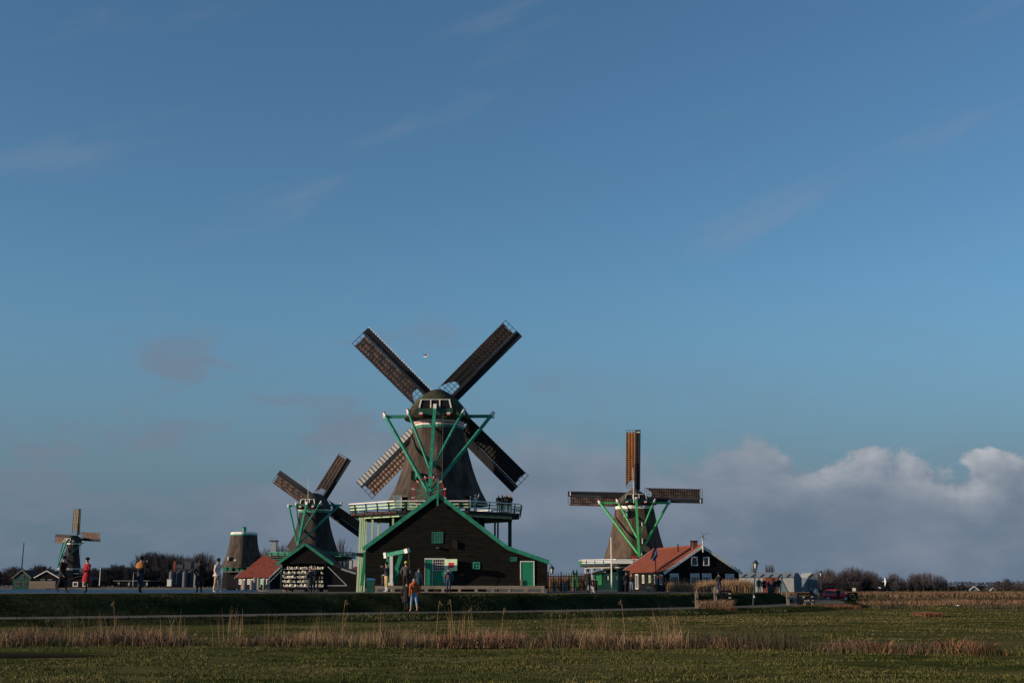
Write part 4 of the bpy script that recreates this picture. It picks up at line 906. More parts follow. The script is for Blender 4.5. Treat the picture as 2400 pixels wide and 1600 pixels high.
mb = MB(); mb.tube((HW / 2, -.36, ah + .82), (HW / 2, -.36, ah + 1.05), .08, .06, 8); mb.build('vane_hub', M['bluegrey'], mk)
for a_ in (28, 118, 208, 298):
    c = Vector((HW / 2, -.45, ah + 1.05)); d = Vector((math.cos(R(a_)), 0, math.sin(R(a_)))) * (.62 if a_ in (28, 208) else .5); mb = MB(); mb.beam(c, c + d, .045, .05, up=(0,1,0)); mb.build('vane_blade', M['bluegrey'], mk)
mb = MB(); mb.box((HW * .44, -.2, .95), (1.2, .05, .22)); mb.build('sign_board', M['dark_wood'], house)

# --- red roofed house across the river
LH = Vector((xx(553.6, 338), 338, 1.2))
rh = gable_house('red_roofed_house', 'long house with dark red roof and white windows at the river edge', (0, 0), 0, 14.0, 12.6, 2.6, zz(1304, 342) - 1.2, 'tar_dark', 'tile_dark', 'white', tiles=(60, 14), zb=1.2)
# its gable (local front, -y) looks right and towards us: local +y runs back along the ridge to the left
rdir = Vector((.8, -.6, 0)); rh.rotation_euler = (0, 0, math.atan2(-rdir.x, rdir.y) + math.pi * 1.0)
C_ = LH + rdir * 12.4; rh.rotation_euler[2] = math.atan2(.8, .6); rh.location = (C_.x, C_.y, 1.2)
for y0 in (.8, 2.0, 4.8, 6.0, 7.2, 9.0, 10.4): hwin(rh, y0, y0 + .9, .9, 2.2, 2, 2, 'white', 'glass', side=True, fw=.14, bw=.09)
mb = MB(); mb.box((-.05, 3.6, 1.15), (.12, 1.0, 2.3)); mb.build('door', M['green2'], rh)
for y_, d_ in ((8.4, 0), (6.0, 2.2)):
    mb = MB(); mb.box((2.5 + d_, y_, 4.35 + d_ * .65), (1.3, .7, .12), rot=Matrix.Rotation(-.57, 3, 'Y')); mb.build('roof_light', M['white'], rh)
for i, px in enumerate((564, 575, 587, 597, 607, 617.5, 628)):
    p = at(px, 1384, 322); mb = MB(); hgt = rnd.uniform(2.2, 3.0); mb.tube((0, 0, -.6), (rnd.uniform(-.1, .1), 0, hgt), .40, .36, 9); o = mb.build('mooring_post', M['pier'], loc=(p.x, 322 + rnd.uniform(-2, 2), .7))
    tag(o, '%s of seven bleached mooring posts in the river before the red roofed house' % ('leftmost', 'second from left', 'third from left', 'middle one', 'third from right', 'second from right', 'rightmost')[i], 'post', 'mooring posts in the river')
jt = thing('jetty', 'low dark jetty behind the mooring posts', 'jetty', (xx(600, 326), 326, .75))
mb = MB(); mb.box((0, 0, .5), (10, 2, .25)); mb.build('deck', M['tar_dark'], jt)
for i in range(6):
    mb = MB(); mb.tube((-4.6 + i * 1.84, -.8, -.8), (-4.6 + i * 1.84, -.8, .5), .15, .15, 7); mb.build('pile', M['wood'], jt)

# --- far left houses
def far_house(label, px0, px1, pye, pya, Y, wall, roof, trim, depth=9, name='far_house', base=None):
    base = base or 1.2; X0, X1 = xx(px0, Y), xx(px1, Y); W = X1 - X0
    h = thing(name, label, 'house', (X0, Y, base)); e, a = zz(pye, Y) - base, zz(pya, Y) - base
    mb = MB(); mb.prism([(0, -.5), (W, -.5), (W, e), (W / 2, a), (0, e)], 0, depth); mb.build('wall', M[wall], h)
    for s in (0, W):
        mb = MB(); mb.prism([(s, e), (W / 2, a), (W / 2, a + .18), (s, e + .18)], -.25, depth + .2); mb.build('roof', M[roof], h)
        mb = MB(); mb.beam((s + (-.2 if s == 0 else .2), -.3, e - .05), (W / 2, -.3, a + .12), .1, .28); mb.build('bargeboard', M[trim], h)
    return h, W, e, a
gh, W_, e_, a_ = far_house('green gabled house with pale trim, far left bank', 29, 71, 1354, 1336, 398, 'dark_green', 'roof_dark', 'plank')
for x, z, w_, h_ in ((W_ * .55, a_ * .62, .8, 1.0), (W_ * .3, 1.1, 1.3, 1.0), (W_ * .7, 1.1, 1.0, 1.0)): hwin(gh, x - w_ / 2, x + w_ / 2, z - h_ / 2, z + h_ / 2, 2, 1, 'plank', 'glass')
bh, W_, e_, a_ = far_house('black house with white bargeboards beside the far left mill', 80, 136, 1353, 1338, 396, 'tar_dark', 'roof_dark', 'white')
for x in (W_ * .35, W_ * .65): hwin(bh, x - .6, x + .6, 1.6, 2.5, 2, 1, 'grey_paint', 'glass')
far_house('dark barn with a grey roof ridge behind the far left houses', 99, 165, 1350, 1336, 412, 'tar_dark', 'roof_dark', 'grey_paint')
fh, W_, e_, a_ = far_house('low dark shed right of the far mill with white door frames', 160, 215, 1358, 1350, 396, 'tar_dark', 'roof_dark', 'dark_wood')
for x in (W_ * .3, W_ * .72): hwin(fh, x - .8, x + .8, .3, 1.7, 1, 1, 'white', 'glass', fw=.25)
fn = thing('board_fence', 'grey board fence between the far left houses', 'fence', (xx(100, 390), 390, 1.0)); wv = xx(132, 390) - xx(69, 390)
bm_ = MB(); bm_.box((0, 0, 1.05), (.21, .06, 2.1)); bm_ = bm_.mesh('board', M['wood'])
for i in range(int(wv / .24)): link('board', bm_, fn, (-wv / 2 + .24 * i, 0, rnd.uniform(-.03, .03)))
def pole(px, py0, py1, Y, r, m, label, name='pole', lean=0.0, cat='pole'):
    a = at(px, py0, Y); a.z = max(a.z, 0); h = zz(py1, Y) - a.z; o = thing(name, label, cat, a)
    mb = MB(); mb.tube((0, 0, 0), (lean * h, 0, h), r, r * .6, 7); mb.build('shaft', M[m], o); mb = MB(); mb.tube((lean * h, 0, h - .002), (lean * h, 0, h + r), r * .9, r * .3, 7); mb.build('tip', M[m], o); return o
pole(47, 1374, 1273, 405, .22, 'iron', 'tall thin dark mast at the left edge of the far bank', lean=.02)
pole(233, 1372, 1331, 392, .14, 'white', 'white flagpole on the far bank right of the far mill')
lp = pole(311.5, 1372, 1341, 385, .13, 'grey_paint', 'grey lamp post on the far bank below the tree wood', 'lamp_post', cat='lamp'); mb = MB(); mb.box((.3, 0, zz(1341, 385) - lp.location.z), (.9, .3, .15)); mb.build('lamp_head', M['steel'], lp)
wbx = thing('white_cabinet', 'white square cabinet on the grassy far bank left of the silos', 'cabinet', (xx(396, 372), 372, 1.2)); boxpx(wbx, 391, 401.5, 1357, 1373, 372, .8, 'cabinet_body', 'white'); boxpx(wbx, 390.5, 402, 1356.2, 1357, 372, .9, 'cabinet_top', 'grey_paint', None, .05)
bs = thing('low_warehouse', 'long low dark warehouse with pale openings on the far bank', 'warehouse', (xx(310, 420), 420, 1.2)); boxpx(bs, 268, 348, 1361, 1374, 420, 12, 'wall', 'tar_dark'); boxpx(bs, 265, 350, 1359.5, 1361, 420, 13, 'roof', 'bluegrey', None, .5)
for px in (276, 300, 342): boxpx(bs, px, px + 4, 1364, 1372, 420, .2, 'opening', 'grey_paint', None, .1)
# silos
for i, (px, r) in enumerate(((402, 7), (419, 7), (433, 6.5), (446, 8), (461, 8))):
    Y = 430 + 2 * (i % 2); p = at(px, 1372, Y); k = mpp(1350, Y); s_ = thing('silo', ['leftmost grey steel silo on the far bank', 'second grey silo from the left on the far bank', 'third grey silo from the left on the far bank', 'fourth grey silo, wider, on the far bank', 'rightmost grey silo beside the person in black coat'][i], 'silo', (p.x, Y, 1.2), group='silos on the far bank')
    H_ = zz(1341, Y) - 1.2; mb = MB(); mb.tube((0, 0, 0), (0, 0, H_), r * k, r * k, 16); mb.build('tank', M['steel'], s_, smooth=False)
    mb = MB(); mb.rings([[(r * k * f * math.cos(R(22.5 * j)), r * k * f * math.sin(R(22.5 * j)), H_ + dz_) for j in range(16)] for f, dz_ in ((1.02, .0), (.6, .5), (.15, .75))]); mb.build('dome', M['steel'], s_)
gp = thing('silo_gantry', 'grey hoppers and gantry standing above the silos', 'gantry', (xx(435, 436), 436, 1.2))
for a, b, c, d, m in ((405, 412, 1315, 1340, 'rust'), (413, 429, 1322, 1331, 'steel'), (432, 448, 1315, 1334, 'steel'), (455, 466, 1318, 1331, 'steel')): boxpx(gp, a, b, c, d, 436, 3, 'hopper', m)
for px in (425, 430, 447, 452): boxpx(gp, px, px + 1.4, 1309, 1372, 437, .3, 'gantry_leg', 'steel')
boxpx(gp, 404, 466, 1333, 1335, 436, .5, 'walkway', 'steel')
# grey tower behind
tw_ = thing('grey_tower', 'grey industrial lattice tower between the mill stump and the dark mill', 'tower', (xx(640, 480), 480, 1.0))
boxpx(tw_, 633.5, 647.5, 1268, 1300, 480, 3, 'cabin', 'grey_paint'); boxpx(tw_, 631, 650, 1265.5, 1268, 480, 3.6, 'platform', 'steel', None, .3)
for px in (632, 637, 643.5, 648.5): boxpx(tw_, px, px + .8, 1300, 1372, 480, .3, 'leg', 'steel'); boxpx(tw_, px, px + .6, 1259, 1265.5, 480, .2, 'rail_post', 'steel')
for py in (1312, 1325, 1340): boxpx(tw_, 632, 649, py, py + 1, 480, .2, 'cross_bar', 'steel', None, .05)

# --- sheds to the right
def long_shed(label, px0, px1, pyr, pye, pyg, pxg, pyb, Y):
    s_ = thing('long_shed', label, 'shed', (xx(px0, Y), Y, 0)); o = s_.location; X1 = xx(px1, Y) - o.x; G = xx(pxg, Y) - o.x; mid = (X1 + G) / 2
    e, r = zz(pye, Y), zz(pyr, Y); dep = 12
    return s_, X1, G, mid, e, r
YG = 300.0
s1 = thing('long_shed', 'long pale shed with grey sheet roof behind the street lamp', 'shed', (xx(1730, YG), YG, 0)); kx = lambda px: xx(px, YG) - s1.location.x
e, r_, g0, g1 = zz(1352, YG), zz(1340, YG), kx(1861), kx(1893); gm = (g0 + g1) / 2
mb = MB(); mb.box((g0 / 2, .2, e / 2), (g0, .2, e)); mb.build('side_wall', M['shed_wall'], s1)
mb = MB(); mb.add([(0, -.1, e), (g0, -.1, e), (gm, 5, r_), (gm - g0 - 3, 5, r_)], [(0,1,2,3)]); mb.add([(gm, 5, r_), (g1, 8, e), (0, 14, e), (gm - g0 - 3, 5, r_)], [(0,1,2,3)]); mb.build('roof', M['corrugated'], s1)
mb = MB(); mb.add([(g0, 0, 0), (g1, 6, 0), (g1, 6, e), (gm, 3, r_), (g0, 0, e)], [(0,1,2,3,4)]); mb.build('gable', M['shed_gable'], s1)
for i in range(6):
    x = g0 * (i + .5) / 6.3; mb = MB(); mb.beam((x, -.15, e + .05), (x + 1.3, 2.6, e + (r_ - e) * .55 + .08), .3, .08); mb.build('roof_rib', M['steel'], s1)
s2 = thing('small_shed', 'smaller blue grey gabled shed right of the long pale shed', 'shed', (xx(1893, YG + 8), YG + 8, 0)); W2 = xx(1917, YG + 8) - s2.location.x; e2, r2 = zz(1353, YG + 8), zz(1343, YG + 8)
mb = MB(); mb.prism([(0, 0), (W2, 0), (W2, e2), (W2 / 2, r2), (0, e2)], 0, 10); mb.build('wall', M['shed_gable'], s2)
for sx in (0, W2):
    mb = MB(); mb.prism([(sx, e2), (W2 / 2, r2), (W2 / 2, r2 + .15), (sx, e2 + .15)], -.2, 10.2); mb.build('roof', M['corrugated'], s2)
ct = thing('red_container', 'rust red container in front of the long pale shed', 'container', (xx(1811, 290), 290, 0)); boxpx(ct, 1796, 1827, 1353, 1392, 290, 3, 'container_body', 'rust'); boxpx(ct, 1811, 1812, 1354, 1391, 290, .1, 'door_seam', 'roof_dark', None, .06)
wt_ = thing('dark_wedge', 'dark sloping tent against the long pale shed', 'wedge', (xx(1845, 288), 288, 0)); a, b, c = L_(wt_, 1829, 1352, 288), L_(wt_, 1849, 1390, 288), L_(wt_, 1829, 1390, 288)  # plain three-cornered wedge with a bar along its sloping edge
mb = MB(); mb.prism([(a.x, a.z), (b.x, b.z), (c.x, c.z)], 0, 3); mb.build('wedge_body', M['bluegrey'], wt_); mb = MB(); mb.beam(a + Vector((0, -.1, .1)), b + Vector((0, -.1, .1)), .2); mb.build('edge_bar', M['steel'], wt_)
for lab, px0, px1, pyr, pyb, Y in (('long low white building under the right treeline, left one', 2056, 2072, 1379, 1384, 420), ('long low white building under the right treeline, right one', 2078, 2100, 1379, 1384, 420)):
    b_ = thing('far_building', lab, 'building', (xx(px0, Y), Y, 0)); boxpx(b_, px0, px1, pyr + 2, 1386, Y, 6, 'wall', 'shed_gable'); boxpx(b_, px0 - .5, px1 + .5, pyr, pyr + 2, Y, 6.5, 'roof', 'shed_wall', None, .3)
for lab, px0, px1, pya, pye in (('white gabled farmhouse, left of two at the far right', 2272, 2292, 1374, 1382), ('white gabled farmhouse, right of two at the far right', 2320, 2333, 1377, 1383)):
    far_house(lab, px0, px1, pye, pya, 430, 'shed_gable', 'roof_dark', 'white', 6, 'far_farmhouse', .01)

# --- yard by the right mill
gs = thing('green_shed', 'green shed with windows under the stage of the right windmill', 'shed', (xx(1420, 178), 178, PZ))
boxpx(gs, 1395, 1460, 1340, 1386, 178, 5, 'wall', 'dark_green'); mb = MB(); a, m_, b = L_(gs, 1390, 1341, 178), L_(gs, 1437, 1328, 178), L_(gs, 1465, 1338, 178)
mb.prism([(a.x, a.z), (m_.x, m_.z), (b.x, b.z), (b.x, b.z - .25), (m_.x, m_.z - .25), (a.x, a.z - .25)], -.3, 5.2); mb.build('roof', M['roof_dark'], gs)
boxpx(gs, 1408, 1420, 1338, 1341, 178, .1, 'gable_board', 'pale_green', None, .2)
for a_, b_, c_, d_, m_ in ((1398, 1410, 1342, 1370, 'green2'), (1424, 1427, 1349, 1358, 'pale_green'), (1446, 1448, 1348, 1358, 'white'), (1416, 1420, 1349, 1358, 'glass')): boxpx(gs, a_, b_, c_, d_, 178, .08, 'panel' if m_ != 'glass' else 'window', m_, None, .05)
fp = pole(1434, 1386, 1260, 150, .10, 'white', 'tall white flagpole in front of the right windmill', 'flagpole', cat='flagpole')
ht = thing('green_hut', 'dark green boxy hut left of the gabled house', 'hut', (xx(1463, 124), 124, PZ - .05))
boxpx(ht, 1450, 1473, 1336, 1392, 124, 1.6, 'hut_wall', 'dark_green'); mb = MB(); a, b = L_(ht, 1448, 1334, 124), L_(ht, 1476, 1337, 124); mb.prism([(a.x, a.z), (b.x, b.z), (b.x, b.z - .15), (a.x, a.z - .15)], -.15, 1.8); mb.build('hut_roof', M['dark_green'], ht)
boxpx(ht, 1459, 1470, 1343, 1390, 124, .05, 'hut_door', 'tar_dark', None, .03)
# flag
fg = pole(1538, 1386, 1266, 122, .055, 'iron', 'dark flagpole with red white and blue flag before the tiled roof', 'flagpole', cat='flagpole')
fl_ = thing('flag', 'limp red white and blue striped flag on the dark pole', 'flag', at(1538, 1320, 122))
for bi, m in enumerate(('red', 'white', 'flag_blue')):
    mb = MB(); rows_ = []
    for j in range(13):
        row = []
        for i in range(4):
            s = (bi + i / 3) / 3; t = j / 12                       # s across the stripes, t along the fly, hanging down
            a = at(1539 + 3.2 * s, 1273 + 26 * s, 122); b = at(1524 + 10 * s, 1307 - 6 * s + 14 * s, 122)
            p = a.lerp(b, t) - fl_.location; p.y += .10 * math.sin(t * 7 + s * 3); p.x += .05 * math.sin(t * 9 + s * 5); row.append(p)
        rows_.append(row)
    mb.rings(rows_, closed=False, cap=False); mb.build('stripe', M[m], fl_, smooth=True)
# carved green posts, fence, small stuff
cp = thing('green_gateposts', 'pair of bright green gate posts with white tips behind the iron fence', 'gate', (xx(1346, 128), 128, PZ))
for px in (1342, 1350): boxpx(cp, px, px + 4, 1338, 1382, 128, .18, 'gate_post', 'green2'); boxpx(cp, px + .3, px + 3.3, 1334, 1338, 128, .16, 'post_tip', 'white')
boxpx(cp, 1346, 1350, 1343, 1347, 128, .1, 'cross_bar', 'green2', None, -.04); boxpx(cp, 1341, 1351, 1374, 1384, 128, .3, 'foot_block', 'plank', None, .1)
def iron_fence(label, px0, px1, Y, pyt, n, z0):
    X0, X1 = xx(px0, Y), xx(px1, Y); H_ = zz(pyt, Y) - z0; f = thing('iron_fence', label, 'fence', (X0, Y, z0))
    bm_ = MB(); bm_.beam((0, 0, 0), (0, 0, H_ - .08), .035); bm_.rings([[(-.02, -.02, H_ - .08), (.02, -.02, H_ - .08), (.02, .02, H_ - .08), (-.02, .02, H_ - .08)], [(-.002,-.002,H_ + .05), (.002,-.002,H_ + .05), (.002,.002,H_ + .05), (-.002,.002,H_ + .05)]]); me = bm_.mesh('bar', M['iron'])
    for i in range(n + 1): link('bar', me, f, ((X1 - X0) * i / n, .0, 0))
    for z in (H_ * .28, H_ * .82): mb = MB(); mb.box(((X1 - X0) / 2, -.02, z), (X1 - X0, .03, .05)); mb.build('rail', M['iron'], f)
    for i in range(0, n + 1, max(1, n // 3)): mb = MB(); mb.box(((X1 - X0) * i / n, 0, H_ * .52), (.09, .09, H_ * 1.04)); mb.build('fence_post', M['iron'], f)
    return f
iron_fence('black iron fence between the barn and the right mill yard', 1285, 1376, 108, 1341, 15, 1.05)
iron_fence('black iron fence in front of the gabled house', 1561, 1634, 103.6, 1354, 13, 1.0)
for i, (px, lab) in enumerate(((1301, 'leftmost pale barrel behind the iron fence'), (1316, 'pale barrel in the middle behind the iron fence'), (1326, 'rightmost pale barrel behind the iron fence'))):
    p = at(px, 1386, 122); b_ = thing('barrel', lab, 'barrel', (p.x, 122, PZ), group='barrels behind the iron fence'); k = 4 * mpp(1370, 122)
    mb = MB(); mb.rings([[(k * f * math.cos(R(30 * j)), k * f * math.sin(R(30 * j)), z) for j in range(12)] for f, z in ((.85, 0), (1, .35), (1, .5), (.85, .85))]); mb.build('staves', M['pier'], b_)
    for z in (.2, .65): mb = MB(); mb.rings([[(k * .97 * math.cos(R(30 * j)), k * .97 * math.sin(R(30 * j)), z + d) for j in range(12)] for d in (0, .05)]); mb.build('hoop', M['iron'], b_)
pt = thing('flower_tub', 'dark tub with a white rim in front of the gabled house', 'tub', (xx(1520, 112), 112, 1.05)); k = mpp(1380, 112)
mb = MB(); mb.tube((0, 0, 0), (0, 0, .40), 4 * k, 4.6 * k, 12); mb.build('tub_body', M['wood'], pt); mb = MB(); mb.tube((0, 0, .40), (0, 0, .48), 5.2 * k, 5.2 * k, 12); mb.build('rim', M['white'], pt)
tb = thing('garden_table', 'dark table with a red cloth edge beside the gabled house', 'table', (xx(1546, 116), 116, 1.05))
boxpx(tb, 1536, 1554, 1352, 1354, 116, .8, 'table_top', 'iron'); boxpx(tb, 1544, 1552, 1350.8, 1352, 116, .4, 'cloth', 'red')
for px in (1537, 1552): boxpx(tb, px, px + 1.2, 1354, 1389, 116, .06, 'leg', 'iron')
ea = thing('frame_stand', 'white wooden A-frame stand beside the person dressed in black', 'stand', at(1389, 1390.5, 96))
for a, b in (((1385, 1390.5), (1388.3, 1373)), ((1393, 1390.5), (1389.5, 1373)), ((1386.5, 1385), (1391.5, 1385))): mb = MB(); mb.beam(L_(ea, *a, 96), L_(ea, *b, 96), .06); mb.build('leg' if a[1] > 1386 else 'cross_bar', M['white'], ea)
mb = MB(); p = L_(ea, 1389, 1368, 96); mb.rings([[(p.x + f * .16 * math.cos(R(45 * j)), f * .14 * math.sin(R(45 * j)), p.z + z) for j in range(8)] for f, z in ((.7, -.15), (1, 0), (.8, .18), (.3, .3))]); mb.build('basket', M['brick'], ea)

# --- street lamp, gates, posts
sl = thing('street_lamp', 'leaning street lamp with pale lantern beside the path on the right', 'lamp', at(1765.5, 1419, 89.5)); sl.rotation_euler = (0, R(5.2), 0)
mb = MB(); mb.tube((0, 0, -.3), (0, 0, .9), .075, .06, 10); mb.tube((0, 0, .9), (0, 0, 2.45), .05, .038, 10); mb.build('lamp_post', M['lampgreen'], sl)
mb = MB(); mb.tube((0, 0, .88), (0, 0, .95), .085, .07, 10); mb.build('collar', M['lampgreen'], sl); mb = MB(); mb.box((0, -.075, .62), (.1, .02, .14)); mb.build('sticker', M['white'], sl)
mb = MB(); mb.beam((-.16, 0, 2.28), (.16, 0, 2.28), .03); mb.build('ladder_bar', M['lampgreen'], sl); lantern(sl, 0, 0, 2.52, .82)
s2l = thing('street_lamp', 'smaller far street lamp before the right treeline', 'lamp', (xx(1925, 175), 175, 0)); mb = MB(); mb.tube((0, 0, 0), (0, 0, 2.9), .07, .045, 8); mb.build('lamp_post', M['lampgreen'], s2l); lantern(s2l, 0, 0, 2.95, .95)
for i, (px, py0, py1, Y, lab) in enumerate(((1633, 1424, 1388, 79, 'weathered wooden post, left one of the pair in the dry grass'), (1677, 1414, 1376, 85.5, 'weathered wooden post, right one near the dry grass'), (1847, 1418, 1389, 92, 'weathered wooden post left of the black field gate'))):
    a = at(px, py0, Y); o = thing('wooden_post', lab, 'post', (a.x, a.y, 0)); h_ = zz(py1, Y); mb = MB(); mb.rings([[(x * .085, y * .085, z) for x, y in ((-1,-1),(1,-1),(1,1),(-1,1))] for z in (-.1, h_)] + [[(x * .03, y * .03, h_ + .05) for x, y in ((-1,-1),(1,-1),(1,1),(-1,1))]]); mb.build('shaft', M['wood'], o)
    mb = MB(); mb.box((0, -.09, h_ * .7), (.06, .02, .12)); mb.build('bracket', M['iron'], o)
def field_gate(label, px0, px1, pyt, pyb, Y, spots):
    a, b = at(px0, pyb, Y), at(px1, pyb, Y); g = thing('field_gate', label, 'gate', (a.x, Y, a.z)); W = b.x - a.x; H_ = zz(pyt, Y) - a.z
    for x in (0, W): mb = MB(); mb.box((x, 0, H_ / 2), (.14, .12, H_)); mb.build('gate_post', M['tar_dark'], g)
    for i in range(4):
        z = H_ * (.12 + .27 * i); mb = MB(); mb.box((W / 2, -.04, z), (W - .14, .05, .13)); mb.build('gate_bar', M['tar_dark'], g)
    mb = MB(); mb.beam((.05, -.08, .1), (W - .05, -.08, H_ * .92), .04, .12); mb.build('diagonal', M['tar_dark'], g)
    for fx, fz in spots: mb = MB(); mb.box((W * fx, -.12, H_ * fz), (.17, .04, .10)); mb.build('reflector', M['pier'], g)
    return g
field_gate('black wooden field gate with pale patches right of the single post', 1871, 1907, 1389, 1418, 92, [(.35, .68), (.9, .7), (.45, .38), (.65, .40), (.93, .4), (.4, .12), (.9, .14)])
field_gate('small dark gate behind the right wooden post in the dry grass', 1690, 1712, 1382, 1412, 88, [(.9, .72), (.92, .4)])
field_gate('dark low fence panel right of the red car', 1988, 2009, 1388, 1407, 140, [])
sg = thing('road_sign', 'small white road sign beyond the red car', 'sign', (xx(2002, 190), 190, 0)); boxpx(sg, 1998.5, 2005.5, 1377, 1384.5, 190, .06, 'sign_plate', 'white'); boxpx(sg, 2001.4, 2002.6, 1384, 1400, 190, .06, 'sign_post', 'steel', None, -.07)
for px, Y in ((2016, 410), (2036.5, 410), (2055, 410), (2102, 410)):
    o = pole(px, 1386, 1364, Y, .14, 'grey_paint', {2016: 'thin far road lamp, first of four before the right treeline', 2036.5: 'thin far road lamp, second of four before the right treeline', 2055: 'thin far road lamp, third of four before the right treeline', 2102: 'thin far road lamp, rightmost of four before the right treeline'}[px], 'road_lamp', cat='lamp')
    mb = MB(); mb.box((-.5, 0, zz(1364, Y) - o.location.z), (1.4, .2, .15)); mb.build('lamp_head', M['grey_paint'], o)
gb = thing('green_bin', 'green wheeled bin among the group on the dike road', 'bin', (xx(1807, 147), 147, .8)); mb = MB(); mb.rings([[(x * .25, y * .28, 0) for x, y in ((-1,-1),(1,-1),(1,1),(-1,1))], [(x * .3, y * .34, .95) for x, y in ((-1,-1),(1,-1),(1,1),(-1,1))]]); mb.build('body', M['bin'], gb); mb = MB(); mb.box((0, 0, 1.0), (.64, .7, .07)); mb.build('lid', M['bin'], gb)

# --- red car
car = thing('parked_car', 'small red hatchback parked beyond the black field gate', 'car', (xx(1960, 146), 146, .0), R(-14))
car.scale = (.86, .86, .86)
stn = [(-1.75, .45, .80, .80, .55, .55), (-1.70, .28, .92, 1.02, .76, .60), (-1.45, .24, .95, 1.36, .80, .58), (-.9, .22, .95, 1.47, .82, .60), (0, .22, .94, 1.48, .83, .61), (.45, .22, .93, 1.40, .83, .60), (1.0, .22, .92, 1.02, .82, .70), (1.45, .26, .84, .88, .79, .70), (1.72, .34, .66, .70, .66, .60), (1.78, .42, .56, .58, .55, .5)]
rg = [[(x, -w, zb_ + .1), (x, -w * 1.02, (zb_ + zm) / 2), (x, -w, zm), (x, -wt_r, zr - .06), (x, -wt_r * .75, zr), (x, wt_r * .75, zr), (x, wt_r, zr - .06), (x, w, zm), (x, w * 1.02, (zb_ + zm) / 2), (x, w, zb_ + .1), (x, w * .85, zb_), (x, -w * .85, zb_)] for x, zb_, zm, zr, w, wt_r in stn]
mb = MB(); mb.rings(rg); body = mb.build('body', M['red_car'], car, smooth=True)
for s in (-1, 1):
    for pts in (((-1.35, .99), (-.42, .97), (-.42, 1.38), (-1.2, 1.34)), ((-.34, .97), (.95, .96), (.35, 1.36), (-.34, 1.38))):
        mb = MB(); mb.add([(x, s * (.845 - .20 * max(0, z - .95) / .45), z) for x, z in pts] + [(x, s * (.80 - .20 * max(0, z - .95) / .45), z) for x, z in pts], [(0,1,2,3),(4,5,6,7),(0,4,5,1),(1,5,6,2),(2,6,7,3),(3,7,4,0)]); mb.build('side_window', M['glass'], car)
    for x in (-1.12, 1.12):
        mb = MB(); mb.tube((x, s * .62, .30), (x, s * .86, .30), .30, .30, 18); w_ = mb.build('wheel', M['tyre'], car); mb = MB(); mb.tube((x, s * .862, .30), (x, s * .885, .30), .20, .18, 12); mb.build('rim', M['rim'], w_)
    mb = MB(); mb.box((1.66, s * .55, .66), (.14, .24, .12)); mb.build('headlight', M['white'], car); mb = MB(); mb.box((-1.72, s * .66, .85), (.10, .14, .30)); mb.build('tail_light', M['red'], car)
mb = MB(); mb.add([(.52, -.56, 1.385), (.52, .56, 1.385), (1.02, .66, 1.03), (1.02, -.66, 1.03), (.49, -.56, 1.38), (.49, .56, 1.38), (.99, .66, 1.0), (.99, -.66, 1.0)], [(0,1,2,3),(4,5,6,7),(0,4,5,1),(1,5,6,2),(2,6,7,3),(3,7,4,0)]); mb.build('windscreen', M['glass'], car)
mb = MB(); mb.add([(-1.52, -.5, 1.33), (-1.52, .5, 1.33), (-1.74, .58, 1.0), (-1.74, -.58, 1.0), (-1.48, -.5, 1.33), (-1.48, .5, 1.33), (-1.69, .58, 1.0), (-1.69, -.58, 1.0)], [(0,1,2,3),(4,5,6,7),(0,4,5,1),(1,5,6,2),(2,6,7,3),(3,7,4,0)]); mb.build('rear_window', M['glass'], car)
# ------------------------------------------------------------------ bare winter trees
def tree_meshes(seed, h, wide, low, n_limb, n_twig, twig_w, fan, bark, twig):
    """limbs run from the stem to points spread through the crown, twigs fan out from them"""
    r = random.Random(seed); wood = MB(); V, F = [], []; top = Vector((r.uniform(-.3, .3), 0, h * .8)); segs = []
    wood.tube((0, 0, -.2), (top.x * .4, 0, h * .35), h * .022, h * .015, 6); wood.tube((top.x * .4, 0, h * .35), top, h * .015, h * .004, 5)
    lobes = [(r.uniform(0, 6.28), r.uniform(.78, 1.15)) for _ in range(5)]
    for k in range(n_limb):
        a = r.uniform(0, 6.28); t = r.random() ** .55; u = r.uniform(low, 1.0); lob = min(lobes, key=lambda l: abs((l[0] - a + 3.14) % 6.28 - 3.14))[1]
        prof = (math.sin(math.pi * min(1, max(.03, (u - low * .55) / (1.04 - low * .55))) ** .85)) ** .6
        e = Vector((math.cos(a) * wide * prof * t * lob, math.sin(a) * wide * prof * t * lob, h * u * (1.0 if u < .8 else .9 + .1 * lob)))
        s0 = Vector((top.x * u * .5, 0, max(h * .12, e.z * r.uniform(.35, .65)))); m = s0.lerp(e, .5) + Vector((e.x * .12, e.y * .12, -h * .02))
        w = h * .0055; wood.tube(s0, m, w, w * .7, 3); wood.tube(m, e, w * .7, w * .3, 3); segs += [(s0, m), (m, e), (m, e), (m, e)]
    for k in range(n_twig):
        p, q = r.choice(segs); s0 = p.lerp(q, r.uniform(.1, 1.0)); d = (q - p).normalized()
        d = (d * .7 + Vector((0, 0, fan)) + Vector((r.uniform(-1, 1), r.uniform(-1, 1), r.uniform(-.4, .8))) * .75).normalized(); L = h * r.uniform(.05, .13)
        u = d.cross(Vector((r.uniform(-1, 1), r.uniform(-1, 1), r.uniform(-1, 1)))).normalized() * twig_w; b = len(V)
        V += [s0 - u, s0 + u, s0 + d * L]; F.append((b, b + 1, b + 2))
    m1 = wood.mesh('trunk', M[bark]); m2 = bpy.data.meshes.new('crown'); m2.from_pydata([tuple(v) for v in V], [], F); m2.materials.append(M[twig]); m2.update()
    return m1, m2
